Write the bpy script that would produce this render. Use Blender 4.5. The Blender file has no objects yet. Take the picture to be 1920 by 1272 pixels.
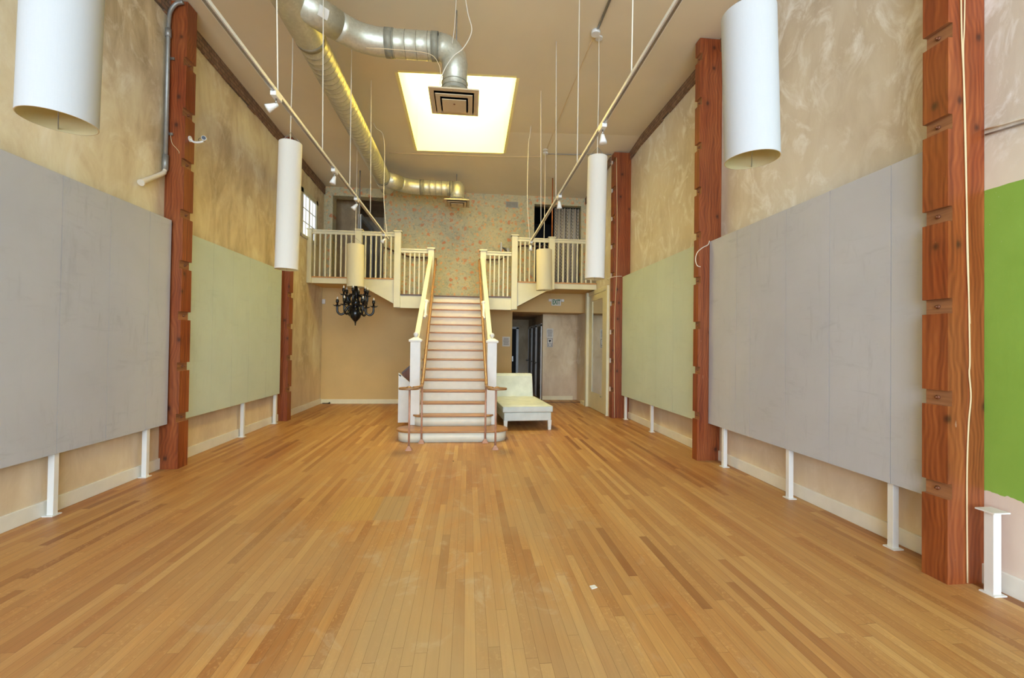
import bpy, math, random
from mathutils import Vector, Matrix
random.seed(7)
SC = bpy.context.scene
COL = SC.collection
PI = math.pi

# ------------------------------------------------------------------ camera, world, light, exposure
cd = bpy.data.cameras.new('camera'); cam = bpy.data.objects.new('camera', cd); COL.objects.link(cam)
cd.sensor_fit = 'HORIZONTAL'; cd.sensor_width = 36.0; cd.lens = 830.0 / 1920.0 * 36.0
cd.clip_start = 0.05; cd.clip_end = 100
_yaw, _pitch, _roll = math.radians(5.6336), math.radians(0.6925), 0.0132
_F = Vector((math.sin(_yaw)*math.cos(_pitch), math.cos(_yaw)*math.cos(_pitch), math.sin(_pitch)))
_R0 = Vector((math.cos(_yaw), -math.sin(_yaw), 0)); _U0 = _R0.cross(_F)
_R = _R0*math.cos(_roll) + _U0*math.sin(_roll); _U = -_R0*math.sin(_roll) + _U0*math.cos(_roll)
cam.matrix_world = Matrix(((_R.x, _U.x, -_F.x, 0), (_R.y, _U.y, -_F.y, 0), (_R.z, _U.z, -_F.z, 1.525), (0, 0, 0, 1)))
SC.camera = cam

world = bpy.data.worlds.new('daylight'); SC.world = world; world.use_nodes = True
bg = world.node_tree.nodes['Background']; bg.inputs[0].default_value = (0.80, 0.90, 1.0, 1); bg.inputs[1].default_value = 1.3

def area(name, loc, rot, sx, sy, power, color):
    l = bpy.data.lights.new(name, 'AREA'); l.shape = 'RECTANGLE'; l.size = sx; l.size_y = sy
    l.energy = power; l.color = color
    o = bpy.data.objects.new(name, l); COL.objects.link(o); o.location = loc; o.rotation_euler = rot
    return o
# daylight through the shop front behind the camera
area('storefront_daylight', (-0.1, -4.9, 2.6), (math.radians(90), 0, 0), 6.8, 4.8, 960, (0.60, 0.77, 1.0))
SKY_STRENGTH = 17.0
SC.view_settings.view_transform = 'Standard'; SC.view_settings.look = 'None'
SC.view_settings.exposure = 0.0; SC.view_settings.gamma = 1.0; SC.view_settings.use_curve_mapping = False
try:
    SC.cycles.max_bounces = 10; SC.cycles.diffuse_bounces = 6; SC.cycles.sample_clamp_indirect = 6.0
    SC.cycles.caustics_reflective = False; SC.cycles.caustics_refractive = False
    SC.cycles.use_denoising = True
except Exception:
    pass

# ------------------------------------------------------------------ material helpers
def S(r, g, b):
    f = lambda c: (c/255/12.92) if c/255 <= 0.04045 else ((c/255 + 0.055)/1.055)**2.4
    return (f(r), f(g), f(b), 1.0)
class NT:
    def __init__(s, name, rough=0.6, metal=0.0, spec=0.5):
        s.m = bpy.data.materials.new(name); s.m.use_nodes = True; s.t = s.m.node_tree
        s.b = s.t.nodes['Principled BSDF']; s.b.inputs['Roughness'].default_value = rough
        s.b.inputs['Metallic'].default_value = metal; s.b.inputs['Specular IOR Level'].default_value = spec
    def n(s, typ, ins=None, out=0, **attr):
        nd = s.t.nodes.new(typ)
        for k, v in attr.items(): setattr(nd, k, v)
        for k, v in (ins or {}).items(): s.put(nd.inputs[k], v)
        return nd.outputs[out]
    def put(s, sock, v):
        if isinstance(v, bpy.types.NodeSocket): s.t.links.new(v, sock)
        else: sock.default_value = v
    def pos(s): return s.n('ShaderNodeNewGeometry')
    def obj(s): return s.n('ShaderNodeTexCoord', out=3)
    def scale(s, v, sc, loc=(0, 0, 0)): return s.n('ShaderNodeMapping', {0: v, 1: loc, 3: sc})
    def noise(s, v, scale, detail=4, rough=0.55, dist=0.0):
        return s.n('ShaderNodeTexNoise', {'Vector': v, 'Scale': scale, 'Detail': detail, 'Roughness': rough, 'Distortion': dist})
    def math(s, op, a, b=0.0, clamp=False): return s.n('ShaderNodeMath', {0: a, 1: b}, operation=op, use_clamp=clamp)
    def mix(s, f, a, b, blend='MIX'): return s.n('ShaderNodeMix', {0: f, 6: a, 7: b}, out=2, data_type='RGBA', blend_type=blend)
    def ramp(s, f, stops):
        nd = s.t.nodes.new('ShaderNodeValToRGB'); s.put(nd.inputs[0], f); e = nd.color_ramp.elements
        while len(e) < len(stops): e.new(0.5)
        for i, (p, c) in enumerate(stops): e[i].position = p; e[i].color = c if len(c) == 4 else (*c, 1)
        return nd.outputs[0]
    def step(s, f, a, b): return s.n('ShaderNodeMapRange', {0: f, 1: a, 2: b, 3: 0.0, 4: 1.0})
    def sep(s, v):
        nd = s.t.nodes.new('ShaderNodeSeparateXYZ'); s.put(nd.inputs[0], v); return nd.outputs
    def base(s, c): s.put(s.b.inputs['Base Color'], c); return s
    def rough(s, v): s.put(s.b.inputs['Roughness'], v); return s
    def bump(s, h, st=0.3, d=0.01):
        s.put(s.b.inputs['Normal'], s.n('ShaderNodeBump', {'Height': h, 'Strength': st, 'Distance': d})); return s
W1 = (1, 1, 1, 1); K0 = (0, 0, 0, 1)
def g(v): return (v, v, v, 1)

def plain(name, c, rough=0.5, metal=0.0, var=0.06, vs=6.0, spec=0.5):
    t = NT(name, rough, metal, spec); p = t.pos()
    f = t.noise(p, vs, 5)
    dark = tuple(x*(1-var*2) for x in c[:3]) + (1,); lite = tuple(min(1, x*(1+var)) for x in c[:3]) + (1,)
    t.base(t.ramp(f, [(0.25, dark), (0.75, lite)])); return t.m

def mat_floor():
    t = NT('oak_strip_floor', 0.4); p = t.pos(); x, y, z = t.sep(p)
    w = 0.060
    xr = t.math('DIVIDE', x, w); row = t.math('FLOOR', xr); fx = t.math('FRACT', xr)
    r1 = t.n('ShaderNodeTexWhiteNoise', {'W': row}, noise_dimensions='1D')
    yy = t.math('ADD', y, t.math('MULTIPLY', r1, 9.7)); ln = t.math('ADD', 0.75, t.math('MULTIPLY', r1, 0.9))
    yb = t.math('DIVIDE', yy, ln); brd = t.math('FLOOR', yb); fy = t.math('FRACT', yb)
    idv = t.n('ShaderNodeCombineXYZ', {0: row, 1: brd, 2: 3.3})
    v = t.n('ShaderNodeTexWhiteNoise', {'Vector': idv}, noise_dimensions='3D')
    v2 = t.n('ShaderNodeTexWhiteNoise', {'Vector': t.scale(idv, (1.7, 2.3, 1), (5, 9, 2))}, noise_dimensions='3D')
    tone = t.ramp(v, [(0.0, S(150, 98, 52)), (0.06, S(168, 116, 64)), (0.3, S(182, 132, 76)), (0.8, S(190, 143, 84)), (1.0, S(202, 158, 98))])
    gv = t.n('ShaderNodeCombineXYZ', {0: t.math('ADD', t.math('MULTIPLY', x, 70.0), t.math('MULTIPLY', v2, 90.0)), 1: t.math('MULTIPLY', y, 3.0), 2: 0.0})
    gr = t.noise(gv, 1.0, 6, 0.6, 0.6)
    c = t.mix(t.step(gr, 0.35, 0.75), t.mix(1.0, tone, g(0.86), 'MULTIPLY'), t.mix(1.0, tone, g(1.08), 'MULTIPLY'))
    # flecked ray figure of oak on some boards
    fl = t.noise(t.n('ShaderNodeCombineXYZ', {0: t.math('MULTIPLY', x, 45.0), 1: t.math('MULTIPLY', y, 38.0), 2: v2}), 1.0, 3, 0.5, 1.2)
    flm = t.math('MULTIPLY', t.step(fl, 0.55, 0.66), t.math('MULTIPLY', t.step(v2, 0.55, 0.7), 0.35))
    c = t.mix(flm, c, S(214, 172, 112))
    # dark stained and reddish zones
    rz = t.noise(t.scale(p, (0.9, 0.28, 1)), 1.0, 3, 0.5, 0.4)
    rs = t.noise(t.n('ShaderNodeCombineXYZ', {0: t.math('MULTIPLY', x, 5.0), 1: t.math('MULTIPLY', y, 0.5), 2: v}), 1.0, 4, 0.6, 0.4)
    c = t.mix(t.math('MULTIPLY', t.step(t.math('ADD', t.math('MULTIPLY', rz, 0.5), t.math('MULTIPLY', rs, 0.5)), 0.48, 0.62), 0.6), c, t.mix(1.0, c, S(226, 184, 146), 'MULTIPLY'))
    # worn greyed traffic lane
    wn = t.noise(t.scale(p, (0.8, 0.55, 1), (3.1, 1.2, 0)), 1.0, 5, 0.62, 0.5)
    lane = t.math('SUBTRACT', 1.0, t.step(t.math('ABSOLUTE', t.math('ADD', x, 0.25)), 0.3, 2.4))
    far = t.math('SUBTRACT', 1.0, t.step(y, 4.8, 7.0))
    wm = t.math('MULTIPLY', t.math('MULTIPLY', t.step(wn, 0.38, 0.60), lane), far)
    c = t.mix(t.math('MULTIPLY', wm, 0.75), c, S(170, 142, 102))
    w2 = t.noise(t.scale(p, (2.2, 1.6, 1), (7, 2, 0)), 1.6, 6, 0.7, 0.8)
    w2m = t.math('MULTIPLY', t.math('MULTIPLY', t.step(w2, 0.56, 0.68), lane), 0.5)
    c = t.mix(w2m, c, S(186, 166, 136))
    # patch of replaced boards
    px = t.math('MULTIPLY', t.math('GREATER_THAN', x, -1.16), t.math('LESS_THAN', x, -0.54))
    py = t.math('MULTIPLY', t.math('GREATER_THAN', y, 3.91), t.math('LESS_THAN', y, 4.50))
    pm = t.math('MULTIPLY', px, py)
    pc = t.mix(t.step(gr, 0.3, 0.75), S(172, 128, 66), S(200, 158, 90))
    pg = t.math('MULTIPLY', t.math('GREATER_THAN', x, -0.80), 0.55)
    pc = t.mix(pg, pc, S(160, 140, 108))
    c = t.mix(t.math('MULTIPLY', pm, 0.8), c, pc)
    # joints
    jx = t.math('LESS_THAN', t.math('MINIMUM', fx, t.math('SUBTRACT', 1.0, fx)), 0.018)
    jy = t.math('LESS_THAN', fy, 0.0022)
    c = t.mix(t.math('MULTIPLY', t.math('MAXIMUM', jx, jy), 0.55), c, S(96, 60, 30))
    t.base(c); t.rough(t.math('ADD', 0.30, t.math('MULTIPLY', t.math('MAXIMUM', wn, gr), 0.3)))
    t.b.inputs['Specular IOR Level'].default_value = 0.45
    t.bump(t.math('SUBTRACT', 1.0, t.math('MAXIMUM', jx, jy)), 0.12, 0.002)
    return t.m

def mat_plaster(name, dark, mid, light, white, wamt, green=False):
    t = NT(name, 0.7, 0, 0.3); p = t.pos(); x, y, z = t.sep(p)
    sp = t.scale(p, (1, 1.0, 0.62))
    a = t.noise(sp, 0.85, 4, 0.5, 0.5); b = t.noise(t.n('ShaderNodeMapping', {0: sp, 2: (0.6, 0, 0), 3: (1, 1.25, 0.7)}), 2.6, 8, 0.66, 0.7)
    f = t.math('ADD', t.math('MULTIPLY', a, 0.58), t.math('MULTIPLY', b, 0.42))
    c = t.ramp(f, [(0.38, dark), (0.49, mid), (0.60, light)])
    n3 = t.noise(t.scale(p, (1, 1.2, 0.9), (4, 7, 1)), 2.2, 8, 0.68, 1.6)
    n4 = t.noise(t.scale(p, (1, 1, 1), (1, 3, 8)), 0.55, 3, 0.5, 0.5)
    wm = t.math('MULTIPLY', t.math('MULTIPLY', t.step(n3, 0.50, 0.70), t.step(n4, 0.38, 0.55)), wamt)
    c = t.mix(wm, c, white)
    # the bare coat near the floor is a paler pinkish cream
    lo = t.math('ADD', z, t.math('MULTIPLY', a, 0.5))
    c = t.mix(t.math('MULTIPLY', t.math('SUBTRACT', 1.0, t.step(lo, 0.75, 1.3)), 0.75), c, t.mix(b, S(208, 184, 152), S(234, 216, 190)))
    if green:
        near = t.math('LESS_THAN', y, 2.68)
        e = t.math('MULTIPLY', t.math('SUBTRACT', t.noise(p, 5.0, 4), 0.5), 0.10)
        top = t.math('LESS_THAN', t.math('ADD', z, t.math('MULTIPLY', e, 0.15)), 2.585)
        e2 = t.math('MULTIPLY', t.math('SUBTRACT', t.noise(p, 3.0, 4), 0.5), 0.22)
        bot = t.math('GREATER_THAN', t.math('ADD', z, e2), 0.60)
        gm = t.math('MULTIPLY', near, t.math('MULTIPLY', top, bot))
        gc = t.mix(t.noise(p, 2.5, 5), S(128, 168, 62), S(150, 190, 84))
        ch = t.math('MULTIPLY', t.step(t.noise(p, 38.0, 3), 0.70, 0.74), t.step(z, 2.1, 2.45))
        gc = t.mix(ch, gc, S(214, 222, 196))
        pk = t.math('MULTIPLY', near, t.math('SUBTRACT', 1.0, bot))
        c = t.mix(pk, c, t.mix(b, S(212, 190, 172), S(238, 222, 208)))
        up = t.math('MULTIPLY', near, t.math('GREATER_THAN', z, 2.585))
        c = t.mix(t.math('MULTIPLY', up, t.math('SUBTRACT', 1.0, t.step(z, 2.6, 3.0))), c, S(226, 216, 194))
        c = t.mix(gm, c, gc)
    t.base(c); t.bump(b, 0.25, 0.01); return t.m

def mat_wallpaper():
    t = NT('floral_wallpaper', 0.7, 0, 0.2); p = t.pos(); x, y, z = t.sep(p)
    q = t.n('ShaderNodeCombineXYZ', {0: x, 1: z, 2: t.math('MULTIPLY', y, 0.6)})
    bn = t.noise(q, 3.0, 5, 0.6)
    c = t.ramp(bn, [(0.3, S(184, 180, 146)), (0.5, S(200, 192, 156)), (0.7, S(210, 196, 156))])
    lf = t.noise(q, 11.0, 4, 0.6, 1.5)
    c = t.mix(t.math('MULTIPLY', t.step(lf, 0.52, 0.62), 0.6), c, S(154, 154, 136))
    lf2 = t.noise(t.scale(q, (1, 1, 1), (5, 3, 1)), 9.0, 4, 0.6, 1.0)
    c = t.mix(t.math('MULTIPLY', t.step(lf2, 0.54, 0.64), 0.6), c, S(206, 184, 132))
    wob = t.n('ShaderNodeVectorMath', {0: q, 1: t.n('ShaderNodeVectorMath', {0: t.n('ShaderNodeTexNoise', {'Vector': q, 'Scale': 16.0, 'Detail': 2.0}, out=1), 1: (0.10, 0.10, 0.1)}, operation='MULTIPLY')}, operation='ADD')
    vo = t.t.nodes.new('ShaderNodeTexVoronoi'); t.put(vo.inputs['Vector'], wob); vo.inputs['Scale'].default_value = 5.4; vo.inputs['Randomness'].default_value = 0.75
    vo.voronoi_dimensions = '2D'
    d = vo.outputs['Distance']; rnd = t.sep(vo.outputs['Color'])[0]
    rad = t.math('ADD', 0.13, t.math('MULTIPLY', rnd, 0.13))
    fm = t.math('SUBTRACT', 1.0, t.step(t.math('SUBTRACT', d, rad), -0.05, 0.03))
    fc = t.ramp(rnd, [(0.0, S(222, 190, 140)), (0.45, S(226, 176, 126)), (0.8, S(220, 156, 110)), (1.0, S(208, 136, 94))])
    pet = t.noise(q, 30.0, 3)
    c = t.mix(t.math('MULTIPLY', fm, t.step(pet, 0.32, 0.5)), c, fc)
    vo2 = t.t.nodes.new('ShaderNodeTexVoronoi'); t.put(vo2.inputs['Vector'], t.n('ShaderNodeMapping', {0: wob, 1: (3.7, 1.9, 0)})); vo2.inputs['Scale'].default_value = 6.6; vo2.inputs['Randomness'].default_value = 0.9; vo2.voronoi_dimensions = '2D'
    r2 = t.sep(vo2.outputs['Color'])[0]
    f2 = t.math('MULTIPLY', t.math('SUBTRACT', 1.0, t.step(vo2.outputs['Distance'], 0.10, 0.20)), t.math('GREATER_THAN', r2, 0.35))
    c = t.mix(t.math('MULTIPLY', f2, 0.75), c, t.ramp(r2, [(0.35, S(226, 196, 146)), (0.7, S(222, 166, 112)), (1.0, S(214, 138, 92))]))
    t.base(c); return t.m

def mat_column():
    t = NT('stained_fir_post', 0.42); p = t.pos(); x, y, z = t.sep(p)
    gv = t.n('ShaderNodeCombineXYZ', {0: t.math('MULTIPLY', x, 26.0), 1: t.math('MULTIPLY', y, 26.0), 2: t.math('MULTIPLY', z, 1.1)})
    warp = t.noise(t.scale(p, (2, 2, 1.2)), 1.4, 2)
    gr = t.noise(gv, 1.0, 5, 0.55, 0.6)
    w = t.n('ShaderNodeTexWave', {'Vector': t.n('ShaderNodeCombineXYZ', {0: t.math('ADD', t.math('ADD', x, y), t.math('MULTIPLY', warp, 0.25)), 1: 0.0, 2: 0.0}), 'Scale': 9.0, 'Distortion': 2.0, 'Detail': 3.0}, out=1)
    f = t.math('ADD', t.math('MULTIPLY', gr, 0.85), t.math('MULTIPLY', w, 0.15))
    c = t.ramp(f, [(0.25, S(110, 52, 24)), (0.45, S(138, 71, 34)), (0.60, S(153, 83, 41)), (0.82, S(176, 104, 55))])
    zone = t.noise(t.scale(p, (1, 1, 0.5)), 2.0, 3)
    c = t.mix(t.step(zone, 0.4, 0.7), c, t.mix(1.0, c, S(236, 204, 176), 'MULTIPLY'))
    q = t.n('ShaderNodeCombineXYZ', {0: t.math('ADD', x, y), 1: t.math('MULTIPLY', z, 0.75), 2: 0.0})
    vo = t.t.nodes.new('ShaderNodeTexVoronoi'); vo.voronoi_dimensions = '2D'; t.put(vo.inputs['Vector'], q); vo.inputs['Scale'].default_value = 3.1
    kd = t.math('ADD', vo.outputs['Distance'], t.math('MULTIPLY', t.math('SUBTRACT', gr, 0.5), 0.10))
    ring = t.math('SUBTRACT', 1.0, t.step(kd, 0.06, 0.20)); kn = t.math('SUBTRACT', 1.0, t.step(kd, 0.025, 0.085))
    some = t.math('GREATER_THAN', t.sep(vo.outputs['Color'])[0], 0.35)
    c = t.mix(t.math('MULTIPLY', t.math('MULTIPLY', ring, some), 0.35), c, S(96, 46, 22))
    c = t.mix(t.math('MULTIPLY', t.math('MULTIPLY', kn, some), 0.8), c, S(58, 28, 16))
    sc = t.noise(t.scale(p, (30, 30, 9)), 1.0, 4)
    c = t.mix(t.math('MULTIPLY', t.step(sc, 0.72, 0.78), 0.5), c, S(196, 160, 130))
    t.base(c); t.bump(gr, 0.12, 0.004); return t.m

def mat_grain(name, dark, light, axis='x', rough=0.4):
    t = NT(name, rough); p = t.pos(); x, y, z = t.sep(p)
    k = {'x': (2, 30, 30), 'y': (30, 2, 30), 'z': (30, 30, 2)}[axis]
    f = t.noise(t.scale(p, k), 1.0, 5, 0.6, 0.5)
    t.base(t.ramp(f, [(0.3, dark), (0.7, light)])); return t.m

def mat_panel(name, base, dark, scuff):
    t = NT(name, 0.62, 0, 0.35); p = t.pos(); x, y, z = t.sep(p)
    a = t.noise(p, 1.2, 5, 0.6, 0.4); c = t.mix(t.step(a, 0.3, 0.7), dark, base)
    h = t.noise(t.scale(p, (1, 1.6, 8)), 1.6, 6, 0.7, 0.6); v = t.noise(t.scale(p, (1, 8, 1.4)), 1.6, 6, 0.7, 0.6)
    k = t.noise(p, 1.6, 4)
    s1 = t.math('MULTIPLY', t.math('MULTIPLY', t.math('MAXIMUM', t.step(h, 0.54, 0.76), t.step(v, 0.54, 0.76)), t.step(k, 0.40, 0.62)), 0.5)
    c = t.mix(s1, c, scuff)
    t.base(c); t.bump(v, 0.05, 0.003); return t.m

def mat_galv():
    t = NT('galvanized_steel', 0.46, 0.6); p = t.pos()
    vo = t.t.nodes.new('ShaderNodeTexVoronoi'); t.put(vo.inputs['Vector'], p); vo.inputs['Scale'].default_value = 40.0
    sp = t.sep(vo.outputs['Color'])[0]; n = t.noise(p, 5.0, 4)
    t.base(t.mix(n, t.mix(sp, S(190, 188, 166), S(202, 200, 176)), t.mix(sp, S(204, 202, 184), S(216, 214, 200))))
    t.rough(t.math('ADD', 0.34, t.math('MULTIPLY', n, 0.2))); return t.m

def mat_brick():
    t = NT('old_brick_course', 0.85); p = t.pos(); x, y, z = t.sep(p)
    v = t.n('ShaderNodeCombineXYZ', {0: y, 1: z, 2: 0.0})
    br = t.n('ShaderNodeTexBrick', {'Vector': v, 'Color1': S(146, 108, 82), 'Color2': S(174, 138, 108), 'Mortar': S(118, 98, 80), 'Scale': 4.5, 'Mortar Size': 0.03})
    n = t.noise(p, 9.0, 6, 0.7)
    t.base(t.mix(t.step(n, 0.35, 0.7), t.mix(1.0, br, g(0.62), 'MULTIPLY'), t.mix(0.25, br, S(150, 130, 108)))); t.bump(n, 0.8, 0.03); return t.m

def mat_shade(name, c, trans=0.25):
    t = NT(name, 0.8, 0, 0.15); p = t.obj()
    wv = t.noise(t.scale(p, (60, 60, 400)), 1.0, 3); wh = t.noise(t.scale(p, (300, 300, 12)), 1.0, 3)
    f = t.math('MULTIPLY', t.math('ADD', wv, wh), 0.5)
    cc = t.ramp(f, [(0.3, tuple(x*0.95 for x in c[:3]) + (1,)), (0.7, c)])
    t.base(cc)
    tr = t.n('ShaderNodeBsdfTranslucent', {'Color': cc}); mx = t.n('ShaderNodeMixShader', {0: trans, 1: t.b.outputs[0], 2: tr})
    o = [n for n in t.t.nodes if n.type == 'OUTPUT_MATERIAL'][0]; t.t.links.new(mx, o.inputs[0]); return t.m

def mat_emit(name, c, st):
    t = NT(name, 0.6); t.b.inputs['Base Color'].default_value = (0.9, 0.9, 0.85, 1)
    p = t.pos(); n = t.noise(p, 0.8, 2)
    t.put(t.b.inputs['Emission Color'], t.mix(n, c, tuple(min(1, x*1.03) for x in c[:3]) + (1,))); t.b.inputs['Emission Strength'].default_value = st
    return t.m

def mat_curtain():
    t = NT('patterned_grey_curtain', 0.9, 0, 0.1); p = t.pos(); x, y, z = t.sep(p)
    ch = t.n('ShaderNodeTexChecker', {'Vector': t.n('ShaderNodeCombineXYZ', {0: t.math('MULTIPLY', x, 1.0), 1: t.math('MULTIPLY', z, 0.55), 2: 0.0}), 'Scale': 42.0}, out=1)
    band = t.math('GREATER_THAN', t.math('FRACT', t.math('MULTIPLY', x, 7.0)), 0.45)
    t.base(t.mix(t.math('MULTIPLY', ch, t.math('MULTIPLY', band, 0.6)), S(206, 196, 176), S(104, 94, 82))); return t.m

def mat_tuft():
    t = NT('pale_mint_upholstery', 0.55, 0, 0.35); p = t.obj()
    n = t.noise(p, 5.0, 5); t.base(t.ramp(n, [(0.3, S(204, 209, 198)), (0.7, S(224, 228, 218))])); t.bump(t.noise(p, 180.0, 2), 0.1, 0.002); return t.m

M = {}
M['floor'] = mat_floor()
M['plaster_left'] = mat_plaster('golden_brown_plaster', S(180, 160, 126), S(216, 198, 164), S(236, 225, 194), S(248, 242, 222), 0.65)
M['plaster_right'] = mat_plaster('beige_swirled_plaster', S(204, 192, 174), S(217, 207, 190), S(226, 218, 203), S(250, 249, 245), 0.9, True)
M['plaster_alcove'] = mat_plaster('mottled_rosy_plaster', S(176, 148, 116), S(212, 188, 150), S(234, 216, 180), S(244, 232, 206), 0.6)
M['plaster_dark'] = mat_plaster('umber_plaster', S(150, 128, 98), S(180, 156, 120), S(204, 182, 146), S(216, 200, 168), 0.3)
M['wallpaper'] = mat_wallpaper()
M['tan'] = plain('tan_wall_paint', S(216, 184, 122), 0.65, 0, 0.04, 1.5)
M['ceiling'] = plain('beige_ceiling_paint', S(228, 215, 185), 0.8, 0, 0.04, 0.6)
M['well'] = plain('pale_cream_well_paint', S(251, 240, 170), 0.8, 0, 0.01, 2)
M['white'] = plain('white_gloss_paint', S(234, 230, 218), 0.4, 0, 0.03, 8)
M['cream'] = plain('cream_gloss_paint', S(224, 217, 184), 0.4, 0, 0.03, 5)
M['base_cream'] = plain('cream_baseboard_paint', S(240, 230, 192), 0.45, 0, 0.03, 5)
M['dirty'] = plain('scuffed_white_riser_paint', S(234, 229, 206), 0.5, 0, 0.03, 10)
M['tread'] = mat_grain('oak_stair_tread', S(146, 98, 50), S(190, 138, 80), 'x', 0.35)
M['rail'] = mat_grain('varnished_oak_rail', S(134, 94, 54), S(168, 124, 76), 'y', 0.35)
M['darkrail'] = mat_grain('dark_walnut_rail', S(70, 46, 26), S(104, 72, 42), 'x', 0.4)
M['edge'] = mat_grain('oak_floor_edge', S(178, 124, 66), S(206, 154, 92), 'x', 0.4)
M['column'] = mat_column()
M['recess'] = mat_grain('pale_fir_recess', S(132, 84, 50), S(168, 114, 74), 'y', 0.6)
M['bolt'] = plain('rusty_bolt', S(128, 78, 50), 0.5, 0.4, 0.15, 30)
M['pgray'] = mat_panel('lavender_grey_panel', S(194, 196, 202), S(185, 187, 193), S(150, 153, 160))
M['pgreen'] = mat_panel('sage_green_panel', S(202, 214, 202), S(194, 206, 194), S(176, 187, 178))
M['shade'] = mat_shade('white_linen_shade', S(212, 214, 216))
M['shade_warm_lit'] = mat_shade('warm_lit_cream_shade', S(244, 234, 196))  # cream fabric; the skylight's yellow light is partly put into this colour
M['shade_bright_lit'] = mat_shade('bright_lit_linen_shade', S(250, 247, 236), 0.2)  # linen copy lightened in colour to stand in for stronger light mid-room
M['shade_in'] = mat_shade('cream_shade_lining', S(236, 222, 176), 0.3)
M['metal'] = plain('brushed_nickel', S(170, 166, 158), 0.35, 0.9, 0.05, 20)
M['galv'] = mat_galv()
M['seam'] = plain('dark_duct_seam', S(104, 98, 78), 0.5, 0.4, 0.1, 14)
M['band'] = plain('grey_duct_sealant', S(154, 150, 130), 0.6, 0.2, 0.15, 14)
M['diff'] = plain('beige_diffuser_paint', S(206, 186, 150), 0.6, 0, 0.03, 5)
M['black'] = plain('black_lacquer', S(22, 19, 18), 0.18, 0, 0.2, 8)
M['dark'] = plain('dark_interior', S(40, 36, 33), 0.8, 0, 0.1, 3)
M['bulb'] = plain('frosted_bulb_glass', S(226, 222, 212), 0.2, 0, 0.03, 8)
M['copper'] = plain('pinkish_copper_paint', S(196, 148, 122), 0.45, 0.25, 0.08, 20)
M['tuft'] = mat_tuft()
M['brick'] = mat_brick()
M['plastic'] = plain('white_plastic', S(232, 230, 222), 0.4, 0, 0.02, 6)
M['paper'] = plain('white_paper', S(226, 222, 210), 0.8, 0, 0.02, 6)
M['ink'] = plain('black_ink', S(48, 46, 46), 0.8, 0, 0.02, 6)
M['grey_ink'] = plain('grey_print', S(120, 116, 110), 0.8, 0, 0.02, 6)
M['green_ink'] = plain('green_exit_lettering', S(28, 112, 52), 0.5, 0, 0.05, 6)
M['cable'] = plain('white_cable', S(226, 216, 194), 0.5, 0, 0.03, 6)
M['wire'] = plain('cream_wire', S(226, 202, 156), 0.5, 0, 0.05, 6)
M['conduit'] = plain('grey_steel_conduit', S(160, 158, 150), 0.45, 0.5, 0.1, 12)
M['curtain'] = mat_curtain()
M['brownboard'] = mat_grain('brown_stained_board', S(104, 62, 36), S(140, 86, 52), 'z', 0.5)
M['grey_door'] = plain('grey_painted_door', S(126, 118, 106), 0.5, 0, 0.05, 4)
M['rust'] = plain('orange_rod', S(190, 112, 58), 0.5, 0.3, 0.1, 14)
M['skylight'] = mat_emit('skylight_diffuser', (1.0, 0.92, 0.60, 1), SKY_STRENGTH)
t = NT('mirror_glass', 0.02, 1.0); t.b.inputs['Base Color'].default_value = (0.80, 0.83, 0.78, 1); M['mirror'] = t.m
M['frost'] = mat_emit('daylit_frosted_pane', (0.80, 0.88, 1.0, 1), 1.0)
t = NT('window_glass', 0.02); _tr = t.n('ShaderNodeBsdfTransparent', {0: (0.93, 0.96, 1, 1)}); _gl = t.n('ShaderNodeBsdfGlossy', {0: W1, 1: 0.03})
_mx = t.n('ShaderNodeMixShader', {0: 0.06, 1: _tr, 2: _gl}); t.t.links.new(_mx, [n for n in t.t.nodes if n.type == 'OUTPUT_MATERIAL'][0].inputs[0]); M['glass'] = t.m

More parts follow.
